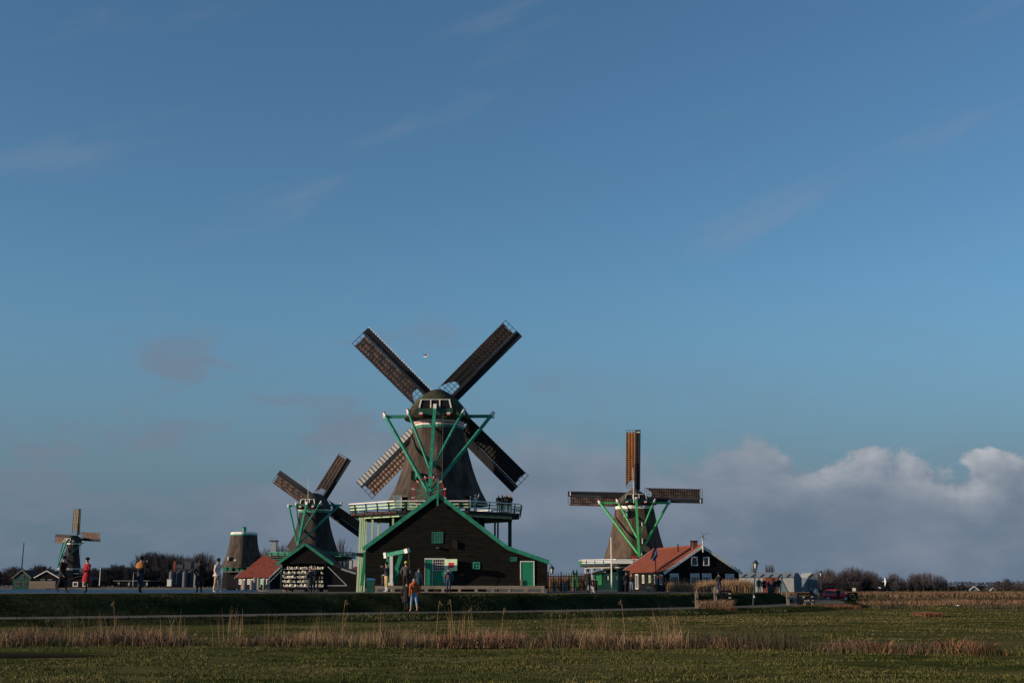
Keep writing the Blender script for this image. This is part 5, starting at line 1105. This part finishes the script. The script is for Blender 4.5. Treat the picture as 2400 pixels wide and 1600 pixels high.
TP = {'round': tree_meshes(1, 10, 4.2, .22, 110, 4200, .014, .35, 'bark', 'twig'), 'round2': tree_meshes(2, 10, 4.8, .18, 120, 4600, .014, .3, 'bark', 'twig'),
      'tall': tree_meshes(3, 10, 2.3, .15, 90, 3600, .013, .7, 'bark', 'twig'), 'dark': tree_meshes(4, 10, 4.0, .12, 110, 6800, .019, .4, 'bark', 'twig_dark'),
      'dark2': tree_meshes(5, 10, 3.0, .12, 100, 6000, .019, .6, 'bark', 'twig_dark'), 'grey': tree_meshes(6, 10, 3.4, .25, 80, 4200, .012, .5, 'bark', 'twig_grey'),
      'bush': tree_meshes(7, 10, 5.5, .05, 120, 9000, .035, .2, 'bark', 'twig_dark'), 'fir': tree_meshes(8, 10, 2.4, .05, 90, 8000, .04, .2, 'bark', 'needle')}
def tree(kind, px, pyt, Y, zb, label, group, wide=1.0, name='bare_tree'):
    h = (zz(pyt, Y) - zb) / 10.6; t = thing(name, label, 'tree' if kind != 'bush' else 'shrub', (xx(px, Y), Y, zb), rnd.uniform(0, 6.28), group); t.scale = (h * wide, h * wide, h)
    a, b = TP[kind]; link('trunk', a, t); link('crown', b, t); return t
def row(kinds, x0, x1, n, py, jit, Y, dY, zb, label, group, wide=1.0, name='bare_tree'):
    for i in range(n):
        px = x0 + (x1 - x0) * (i + .5 + rnd.uniform(-.35, .35)) / n; p = py(px) if callable(py) else py
        tree(rnd.choice(kinds), px, p + rnd.uniform(-jit, jit), Y + rnd.uniform(-dY, dY), zb, label, group, wide * rnd.uniform(.85, 1.2), name)
def curve(tab): return lambda x: interp(x, tab)
row(['dark', 'dark2', 'bush'], -30, 150, 20, curve([(0, 1338), (20, 1326), (70, 1331), (75, 1320), (110, 1330), (150, 1336)]), 4, 470, 20, 1.2, 'dark bare tree in the far left wood behind the green gabled house', 'wood behind the far left houses', 1.5)
row(['dark', 'bush'], 185, 330, 17, curve([(190, 1334), (240, 1328), (270, 1322), (300, 1328), (330, 1318)]), 4, 470, 20, 1.2, 'dark bare tree in the far wood between the far mill and the orange jacket', 'wood right of the far mill', 1.5)
row(['dark', 'dark2', 'tall'], 326, 498, 26, curve([(326, 1300), (335, 1288), (350, 1292), (400, 1296), (445, 1302), (460, 1294), (485, 1292), (495, 1305)]), 4, 480, 18, 1.2, 'tall dark bare tree in the wood behind the silos', 'wood behind the silos', 1.0)
row(['bush', 'dark'], 300, 500, 14, 1332, 6, 462, 6, 1.2, 'dark undergrowth shrub at the foot of the wood behind the silos', 'undergrowth behind the silos', 2.0, 'bare_shrub')
row(['grey', 'round'], 600, 690, 9, curve([(600, 1290), (615, 1276), (640, 1274), (665, 1270), (690, 1285)]), 3, 500, 15, 1.1, 'pale grey bare tree beside the grey tower', 'bare trees by the grey tower', .9)
tree('grey', 797, 1254, 330, 1.1, 'single grey bare tree right of the dark left mill', None, .85); tree('grey', 788, 1285, 320, 1.1, 'small grey bare tree under the stage of the dark left mill', None, 1.0); tree('grey', 808, 1310, 300, 1.1, 'low pale bush under the stage of the dark left mill', None, 1.4)
row(['round', 'round2', 'tall'], 1918, 2052, 22, curve([(1905, 1345), (1920, 1334), (1945, 1327), (1965, 1338), (2000, 1326), (2020, 1334), (2040, 1334), (2055, 1342)]), 5, 420, 20, 0, 'brown bare tree in the wood behind the red car', 'wood behind the red car', 1.2)
row(['bush', 'round2'], 1910, 2125, 20, 1363, 4, 400, 10, 0, 'low brown shrub at the foot of the right wood', 'shrubs at the foot of the right wood', 1.8, 'bare_shrub')
row(['round', 'round2'], 2050, 2125, 9, curve([(2050, 1345), (2075, 1350), (2100, 1338), (2125, 1362)]), 3, 430, 15, 0, 'brown bare tree behind the flying gull', 'trees behind the right gull', 1.2)
row(['tall', 'round'], 2130, 2222, 13, curve([(2130, 1346), (2150, 1338), (2165, 1338), (2190, 1340), (2208, 1345), (2222, 1362)]), 3, 440, 15, 0, 'slim bare tree in the group right of the flying gull', 'slim trees right of the gull', .9)
row(['fir', 'bush'], 2125, 2260, 14, 1369, 4, 430, 10, 0, 'dark low evergreen at the foot of the slim trees', 'evergreens at the right', 1.3, 'evergreen_shrub')
row(['bush', 'round'], 2225, 2330, 12, 1371, 3, 520, 20, 0, 'far low shrub on the right horizon', 'low shrubs on the right horizon', 2.2, 'bare_shrub')
row(['bush', 'round2', 'dark'], 2330, 2470, 14, curve([(2330, 1366), (2350, 1356), (2375, 1356), (2400, 1362), (2470, 1360)]), 4, 380, 20, 0, 'dark bushy tree at the right edge of the horizon', 'trees at the right edge', 1.3)
tree('fir', 1725, 1325, 420, 0, 'small dark fir right of the house eave, left one', None, .55, 'fir_tree'); tree('fir', 1734, 1330, 420, 0, 'small dark fir right of the house eave, right one', None, .5, 'fir_tree')
tree('round', 1768, 1320, 430, 0, 'narrow bare tree behind the street lamp', None, .55)
for i, px in enumerate((1799, 1805, 1811)): tree('tall', px, 1318, 430, 0, ['square topped bare tree above the pale shed, left stem', 'square topped bare tree above the pale shed, middle stem', 'square topped bare tree above the pale shed, right stem'][i], None, .6)
row(['bush'], 1280, 1350, 3, 1352, 2, 170, 5, 1.1, 'brown shrub behind the iron fence', 'shrubs behind the iron fence', 1.4, 'bare_shrub')
row(['bush'], 1725, 1765, 3, 1372, 2, 128, 2, .9, 'reddish shrub right of the gabled house', 'shrubs right of the gabled house', 1.1, 'bare_shrub')
# far wooded horizon
ft = MB()
HZL = [(-900 + i * 12, 1400, 4 + 5 * abs(mnoise.noise(Vector((i * .35, 0, 2)))) + 2 * abs(mnoise.noise(Vector((i * 1.7, 0, 5))))) for i in range(150)]
V, F = [], []
for x, y, h in HZL:
    for k in range(140):
        bx, by, bz = x + rnd.uniform(-8, 8), y + rnd.uniform(-25, 25), h * rnd.random() ** .7; b = len(V); a = rnd.uniform(0, 6.28)
        V += [(bx - .5 * math.cos(a), by, bz), (bx + .5 * math.cos(a), by, bz), (bx + rnd.uniform(-.6, .6), by, bz + 1.6)]; F.append((b, b + 1, b + 2))
np_mesh('far_woods', np.array(V), np.array(F), M['twig_dark'], 'stuff', 'thin dark line of far woods on the horizon', 'woods')

# ------------------------------------------------------------------ people
CLOTH = {}
def cm_(col, rough=.85):
    if col not in CLOTH: CLOTH[col] = mat('cloth ' + '_'.join('%.3f' % c for c in col), col, rough, .18, 6, 4)
    return CLOTH[col]
BLACK, NAVY, JEANS, BLUEJ, TAN, GREY = (.012,.012,.013), (.014,.018,.032), (.022,.032,.055), (.16,.25,.38), (.48,.33,.16), (.075,.064,.060)
PENDING = []
def person(px, Y, zg, h, yaw, label, jacket, pants, hat=None, hair=(.02,.014,.01), pose='stand', shoes=(.02,.02,.02), coat=0.0, step=.0, hood=False, group=None, cape=None):
    """yaw 0 faces the camera; one skinned body with cloth by region, hat / coat skirt as children"""
    S = h / 1.76; v, e, rad, reg = [], [], [], []
    def n(p, r, g, par=None):
        v.append(Vector(p)); bk_ = {'J': 1.14, 'P': 1.08}.get(g, 1.0); rad.append(tuple(q_ * bk_ for q_ in (r if isinstance(r, tuple) else (r, r)))); reg.append(g)
        if par is not None: e.append((par, len(v) - 1))
        return len(v) - 1
    lean = -.03 if pose == 'walk' else 0
    pel = n((0, 0, .94), (.165, .12), 'P'); bel = n((0, lean * .3, 1.08), (.16, .115), 'J', pel); che = n((0, lean * .7, 1.28), (.185, .13), 'J', bel); ush = n((0, lean, 1.41), (.12, .085), 'J', che)
    nek = n((0, lean - .01, 1.49), .055, 'S', ush); hd0 = n((0, lean - .02, 1.56), (.068, .075), 'S', nek); hd1 = n((0, lean - .015, 1.645), (.078, .094), 'S', hd0); hd2 = n((0, lean - .005, 1.715), (.06, .072), 'H', hd1)
    nos = n((0, lean - .115, 1.615), .016, 'S', hd1)
    fing = []
    for s in (-1, 1):
        sh = n((s * .185, lean, 1.385), .072, 'J', ush)
        if pose == 'photo': el_, wr, ha = (s * .26, -.12, 1.22), (s * .13, -.30, 1.46), (s * .09, -.34, 1.53)
        elif pose == 'pocket': el_, wr, ha = (s * .29, .06, 1.12), (s * .20, -.10, .98), (s * .16, -.13, .93)
        elif pose == 'point' and s < 0: el_, wr, ha = (s * .24, -.18, 1.25), (s * .2, -.42, 1.30), (s * .2, -.51, 1.31)
        elif pose == 'wave' and s > 0: el_, wr, ha = (s * .36, -.03, 1.48), (s * .44, -.06, 1.72), (s * .46, -.07, 1.81)
        elif pose == 'hold': el_, wr, ha = (s * .25, -.03, 1.14), (s * .15, -.24, 1.10), (s * .10, -.31, 1.11)
        elif pose == 'walk': el_, wr, ha = (s * .26, s * step * .30 + .03, 1.13), (s * .27, s * step * .55 - .08, .90), (s * .265, s * step * .6 - .11, .82)
        else: el_, wr, ha = (s * .26, .03, 1.12), (s * .27, -.03, .88), (s * .26, -.05, .80)
        e1 = n(el_, .052, 'J', sh); w1 = n(wr, .036, 'J', e1); h1 = n(ha, (.040, .028), 'S', w1); fing.append((Vector(wr), Vector(ha), s))
        hp = n((s * .09, 0, .86), .095, 'P', pel); q = s * step
        kn = n((s * .10, -q * .5 - .02, .49 + (.03 if q < 0 else 0)), .066, 'P', hp); an = n((s * .10, -q + .02, .10 + (.07 if q < -.1 else 0)), .046, 'B', kn)
        n((s * .115, -q - .14, .045 + (.02 if q < -.1 else 0)), .040, 'B', an)
    me = bpy.data.meshes.new('person_cage'); me.from_pydata([tuple(p * S) for p in v], e, [])
    tmp = bpy.data.objects.new('person_cage', me); COL.objects.link(tmp)
    md = tmp.modifiers.new('Skin', 'SKIN'); md.use_smooth_shade = True
    for i, sv in enumerate(me.skin_vertices[0].data): sv.radius = (rad[i][0] * S, rad[i][1] * S); sv.use_root = i == 0
    tmp.modifiers.new('Sub', 'SUBSURF').levels = 1
    mats = {'P': cm_(pants), 'J': cm_(jacket), 'S': M['skin'], 'H': cm_(hair), 'B': cm_(shoes)}
    PENDING.append(dict(tmp=tmp, v=[p * S for p in v], e=e, reg=reg, mats=mats, px=px, Y=Y, z=zg, yaw=yaw, label=label, S=S, hat=hat, hair=hair, coat=coat, jacket=jacket, hood=hood, group=group, fing=fing, lean=lean, step=step, cape=cape))
def finish_people():
    bpy.context.view_layer.update(); dg = bpy.context.evaluated_depsgraph_get()
    for d in PENDING:
        tmp = d['tmp']; me = bpy.data.meshes.new_from_object(tmp.evaluated_get(dg)); me.name = 'person'; S = d['S']
        keys = ['P', 'J', 'S', 'H', 'B']; me.materials.clear()
        for k in keys: me.materials.append(d['mats'][k])
        segs = [(d['v'][a], d['v'][b], d['reg'][a], d['reg'][b]) for a, b in d['e']]
        idx = []
        for p in me.polygons:
            c = p.center; best = (9, 'J')
            for a, b, ra, rb in segs:
                ab = b - a; t = max(0, min(1, (c - a).dot(ab) / ab.length_squared)); dist = (c - (a + ab * t)).length
                if dist < best[0]: best = (dist, ra if t < .5 else rb)
            g = best[1]
            if g in 'S' and c.z > 1.60 * S and c.y > (-.045) * S + d['lean'] * S and abs(c.x) < .13 * S and c.z < 1.8 * S: g = 'H'
            if g == 'P' and c.z > .98 * S: g = 'J'
            if g == 'J' and c.z < .86 * S and abs(c.x) < .17 * S: g = 'P'
            idx.append(keys.index(g))
        me.polygons.foreach_set('material_index', idx)
        bm = bmesh.new(); bm.from_mesh(me); si = keys.index('S')
        for wr, ha, s in d['fing']:                          # five fingers rooted in each palm
            ax = (ha - wr).normalized(); sd = ax.cross(Vector((0, 1, 0)) if abs(ax.y) < .7 else Vector((0, 0, 1))).normalized(); pn = ax.cross(sd)
            for k in range(5):
                off = (-.026, -.009, .009, .026, .034)[k] * (1 if s > 0 else -1); ln = (.062, .074, .07, .055, .05)[k]
                b0 = ha + sd * off + ax * (.012 if k < 4 else -.015); dr = ax if k < 4 else (ax * .6 + sd * (.9 if s > 0 else -.9)).normalized()
                m_ = b0 + dr * ln * .55 + pn * .006; t_ = b0 + dr * ln * .85 + pn * .025; rr = .0095; prev = None
                for c, r_ in ((b0, rr), (m_, rr * .95), (t_, rr * .6)):
                    ringv = [bm.verts.new((c + (sd * math.cos(2.0944 * j) + pn * math.sin(2.0944 * j)) * r_) * S) for j in range(3)]
                    if prev:
                        for j in range(3): f = bm.faces.new((prev[j], prev[(j + 1) % 3], ringv[(j + 1) % 3], ringv[j])); f.material_index = si
                    prev = ringv
                f = bm.faces.new(prev); f.material_index = si
        bm.to_mesh(me); bm.free()
        bpy.data.objects.remove(tmp)
        o = link('person', me, None, (xx(d['px'], d['Y']), d['Y'], d['z']), (0, 0, d['yaw'])); tag(o, d['label'], 'person', d['group'])
        ly = d['lean'] * S
        if d['hat']:
            mb = MB(); mb.rings([[(.098 * f * S * math.cos(R(36 * j)), (-.012 + .112 * f * math.sin(R(36 * j))) * S + ly, z * S) for j in range(10)] for f, z in ((1.0, 1.655), (1.06, 1.70), (.92, 1.745), (.55, 1.785), (.12, 1.80))]); mb.build('hat', cm_(d['hat']), o, smooth=True)
        if d['hood']:
            mb = MB(); mb.rings([[(.16 * f * S * math.cos(R(36 * j)), (.035 + .13 * f * math.sin(R(36 * j))) * S + ly, z * S) for j in range(10)] for f, z in ((.9, 1.38), (1.08, 1.45), (.85, 1.53), (.6, 1.56))]); mb.build('hood', cm_(d['hood'] if isinstance(d['hood'], tuple) else d['jacket']), o, smooth=True)
        if d['cape']:
            mb = MB(); mb.rings([[(a * S * math.cos(R(30 * j)), (b * math.sin(R(30 * j)) + .01) * S, z * S) for j in range(12)] for a, b, z in ((.235, .165, 1.20), (.275, .175, 1.30), (.235, .15, 1.41), (.12, .11, 1.50))], cap=False); mb.build('orange_yoke', cm_(d['cape']), o, smooth=True)
        if d['coat']:
            mb = MB(); zl = d['coat']; q = abs(d['step']) * .35
            mb.rings([[(a * S * math.cos(R(30 * j)), (b + (q if k > 1 else 0)) * S * math.sin(R(30 * j)), z * S) for j in range(12)] for k, (a, b, z) in enumerate(((.19, .145, 1.12), (.205, .155, .95), (.23, .175, (.95 + zl) / 2), (.25, .20, zl)))], cap=False); mb.build('coat_skirt', cm_(d['jacket']), o, smooth=True)
def crest(Y): return zcrest(Y - 4) + .06
RT, LT, AWAY = R(90), R(-90), R(180)
W_ = 'walk'
person(145, 64.5, crest(60), 1.80, R(75), 'man in dark jacket and flat cap walking right at the left end of the dike', BLACK, NAVY, BLACK, pose=W_, step=.20, coat=.80)
person(202, 64, crest(60), 1.72, R(-40), 'person in long red coat and black beanie on the dike', (.26,.010,.018), BLACK, BLACK, pose='hold', coat=.55, step=.08)
person(328, 65, crest(61), 1.80, R(160), 'person with orange shoulders photographing with raised arms on the dike', BLACK, JEANS, BLACK, pose='photo', cape=(.34,.13,.03), step=.10)
person(467, 66, crest(62), 1.62, R(200), 'person in long black hooded coat on the dike below the silos', BLACK, BLACK, BLACK, pose='pocket', coat=.42, step=.10, hood=True)
person(508, 67, crest(63), 1.74, R(70), 'person in cream jacket, beige trousers and black cap on the dike', (.62,.50,.42), (.40,.30,.22), BLACK, pose=W_, step=.10, shoes=(.5,.48,.45), coat=.86)
person(727, 84, PZ, 1.70, R(215), 'person with orange hair pointing at the clog shelves', (.03,.045,.045), (.02,.04,.055), None, (.20,.06,.02), pose='point', coat=.6)
person(740, 84.5, PZ, 1.88, R(190), 'taller dark haired person standing before the clog shelves', BLACK, BLACK, None, (.03,.012,.008), pose='stand', step=.12)
person(906, 76, crest(72), 1.74, R(-60), 'person in navy jacket and tan trousers holding up a phone by the hoist', NAVY, TAN, BLACK, pose='photo', shoes=(.6,.58,.55))
person(951, 77, crest(73), 1.80, AWAY, 'man in grey jacket with yellow beanie seen from behind', GREY, BLACK, (.45,.44,.05), pose='pocket')
person(981, 86, PZ, 1.74, R(150), 'person in dark blue coat left of the green double door', (.012,.030,.052), BLACK, None, (.05,.04,.03), pose='stand', coat=.62)
person(953, 68.6, .29, 1.58, R(170), 'person dressed in black on the lower path left of the orange jacket', BLACK, BLACK, None, (.04,.02,.015), pose=W_, step=.14, coat=.55)
person(971, 68.0, .29, 1.76, R(205), 'person in orange jacket and light blue jeans walking on the lower path', (.36,.085,.022), BLUEJ, None, (.30,.24,.22), pose=W_, step=.22, shoes=(.35,.2,.15), hood=True)
person(1051, 85, PZ, 1.76, AWAY, 'person in teal jacket with orange backpack before the open shutter', (.032,.165,.235), (.03,.05,.09), None, pose='stand', step=.12)
person(1378, 96, 1.09, 1.72, R(150), 'person in black coat standing left of the white A-frame stand', BLACK, BLACK, BLACK, pose='stand', coat=.60)
person(1395, 97, 1.09, 1.15, R(170), 'short figure in black right of the white A-frame stand', BLACK, BLACK, BLACK, pose='pocket', coat=.3)
person(1468, 99, 1.09, 1.62, R(30), 'person in black before the green hut', BLACK, BLACK, BLACK, pose='pocket', coat=.7)
person(1480.5, 99.5, 1.09, 1.52, R(-30), 'person with an orange scarf and pale jeans before the green hut', BLACK, (.10,.15,.21), None, (.03,.02,.015), pose='hold', hood=(.35,.07,.03))
person(1685, 96, 1.06, 1.52, R(170), 'person in black jacket and dark blue trousers on the dike behind the wooden posts', BLACK, (.025,.032,.07), BLACK, pose='hold', shoes=(.3,.3,.3))
person(1779, 146, .80, 1.75, R(160), 'person in grey checked jacket at the left of the group on the dike road', (.11,.085,.075), (.05,.025,.015), None, pose='stand', coat=.8)
person(1791, 147, .80, 1.68, AWAY, 'person in dark red coat in the group on the dike road', (.040,.008,.014), BLACK, None, pose='stand', coat=.65)
person(1801, 145, .80, 1.45, R(120), 'person with a white cap in the group on the dike road', (.02,.025,.08), (.1,.08,.07), (.70,.68,.55), pose='hold')
person(1817, 144, .80, 1.58, R(200), 'person in dark green jacket beside the man with jeans', (.010,.022,.018), (.16,.10,.09), None, pose='stand')
person(1826, 143, .80, 1.76, R(150), 'man in dark jacket and jeans at the right end of the group', (.010,.014,.018), JEANS, (.09,.01,.015), pose='hold')
person(1901, 128, .05, 1.45, R(20), 'person with pale hair left of the red car, leftmost of three', GREY, GREY, None, (.55,.48,.38), pose='stand')
person(1911, 128, .05, 1.48, R(-10), 'person in white top left of the red car, middle of three', (.62,.60,.56), (.14,.10,.09), None, (.50,.42,.3), pose='stand')
person(1923, 127, .05, 1.44, R(10), 'person in black jacket and tan skirt close to the red car', BLACK, (.12,.10,.06), None, (.10,.01,.01), pose='hold')
person(1964, 141, .0, 1.42, R(175), 'man in black leaning on the near side of the red car', BLACK, BLACK, None, pose='hold')
DZ = ZB + dz
for px, Yp, hh, lab in ((1168, 114, 1.66, 'leftmost of four dark figures at the stage railing'), (1177, 114.4, 1.72, 'second from left of four dark figures at the stage railing'), (1186, 114, 1.80, 'third and tallest of four dark figures at the stage railing'), (1195, 114.4, 1.74, 'rightmost of four dark figures at the stage railing')):
    person(px, Yp, DZ, hh, R(rnd.uniform(-25, 25)), lab, BLACK, BLACK, None, (.03,.012,.01), pose='hold', group='people on the stage', coat=.8)
person(1113, 112.6, DZ, 1.55, R(-30), 'figure in cream clothes with one arm raised on the mill stage', (.70,.60,.48), (.66,.58,.46), (.72,.62,.5), (.5,.4,.3), pose='wave')
finish_people()
# bags and a pole that people carry
bp2 = thing('backpack', 'small orange and black backpack on the person with teal jacket', 'backpack', (xx(1049.5, 85), 85 - .24, PZ + 1.02))
mb = MB(); mb.rings([[(.13 * f * math.cos(R(36 * j)), .08 * f * math.sin(R(36 * j)), z) for j in range(10)] for f, z in ((.8, 0), (1.05, .08), (1.05, .26), (.8, .36), (.3, .41))]); mb.build('sack', cm_((.03,.02,.02)), bp2, smooth=True)
mb = MB(); mb.box((0, -.085, .12), (.16, .05, .16)); mb.build('front_pocket', cm_((.42,.06,.02)), bp2); mb = MB(); mb.tube((0, 0, .40), (0, .03, .46), .02, .02, 6); mb.build('grab_loop', cm_((.42,.06,.02)), bp2)
sb = thing('shoulder_bag', 'dark shoulder bag with a white flap behind the person with tan trousers', 'bag', (xx(899, 76.2), 76.2, crest(72) + .62))
mb = MB(); mb.rings([[(.15 * f * math.cos(R(36 * j)), .10 * f * math.sin(R(36 * j)), z) for j in range(10)] for f, z in ((.8, -.25), (1.0, 0), (1.0, .3), (.8, .42))]); mb.build('bag_body', cm_((.02,.018,.016)), sb, smooth=True); mb = MB(); mb.box((.02, -.06, .40), (.24, .12, .05), rot=Matrix.Rotation(-.4, 3, 'Y')); mb.build('flap', M['white'], sb)
py_ = thing('yellow_pole', 'slanting pale yellow pole beside the man with jeans', 'pole', at(1829.5, 1390, 142.5))
mb = MB(); mb.beam((0, 0, 0), L_(py_, 1834, 1352, 142.5), .06); mb.build('shaft', M['clog'], py_); mb = MB(); p = L_(py_, 1834, 1352, 142.5); mb.box((p.x, 0, p.z), (.12, .1, .12)); mb.build('grip', M['iron'], py_)

# ------------------------------------------------------------------ gulls
def gull(px, py, Y, span, label, roll, yaw, up):
    g = thing('gull', label, 'bird', at(px, py, Y), yaw); s = span / 1.2; n = 10
    mb = MB(); mb.rings([[(r_ * s * math.cos(R(36 * j)), y * s, r_ * s * .9 * math.sin(R(36 * j)) + z * s) for j in range(n)] for y, r_, z in ((-.22, .008, 0), (-.17, .035, .01), (-.10, .05, .005), (.04, .06, -.005), (.16, .04, 0), (.26, .02, .005), (.30, .03, .005))]); mb.build('body', M['feather'], g, smooth=True)
    mb = MB(); mb.rings([[(.012 * s * f * math.cos(R(72 * j)), y * s, .012 * s * f * math.sin(R(72 * j)) + .005) for j in range(5)] for y, f in ((-.21, 1), (-.27, .2))]); mb.build('beak', M['clog'], g)
    for sd in (-1, 1):
        a1, a2 = up + roll * sd, up - .35 + roll * sd
        e1 = Vector((sd * .27 * math.cos(a1), -.05, .27 * math.sin(a1))) * s; e2 = e1 + Vector((sd * .36 * math.cos(a2), .09, .36 * math.sin(a2))) * s
        mb = MB(); rows_ = [[Vector((sd * .03, -.09, .02)) * s, Vector((sd * .03, .07, .01)) * s], [e1 + Vector((0, -.06, 0)) * s, e1 + Vector((0, .09, -.005)) * s], [e2 + Vector((0, -.01, 0)) * s, e2 + Vector((0, .03, 0)) * s]]
        full = [[r[0], r[1], r[1] + Vector((0, 0, -.012 * s)), r[0] + Vector((0, 0, -.012 * s))] for r in rows_]; mb.rings(full); w = mb.build('wing', M['feather_grey' if Y < 200 and py < 900 else 'feather'], g)
    return g
gull(1000.5, 835, 100, 1.25, 'gull flying above the biggest mill between its upper sails', R(20), R(60), R(38))
gull(2074, 1362, 110, .85, 'white gull flying low before the right treeline', R(55), R(75), R(10))
for px, py, Y, lab in ((2245, 1418, 108, 'small white gull sitting at the edge of the right meadow'), (2062, 1376, 300, 'small white bird flying above the low white buildings')):
    gull(px, py, Y, .8 if Y < 200 else 1.6, lab, R(10), R(80), R(5))
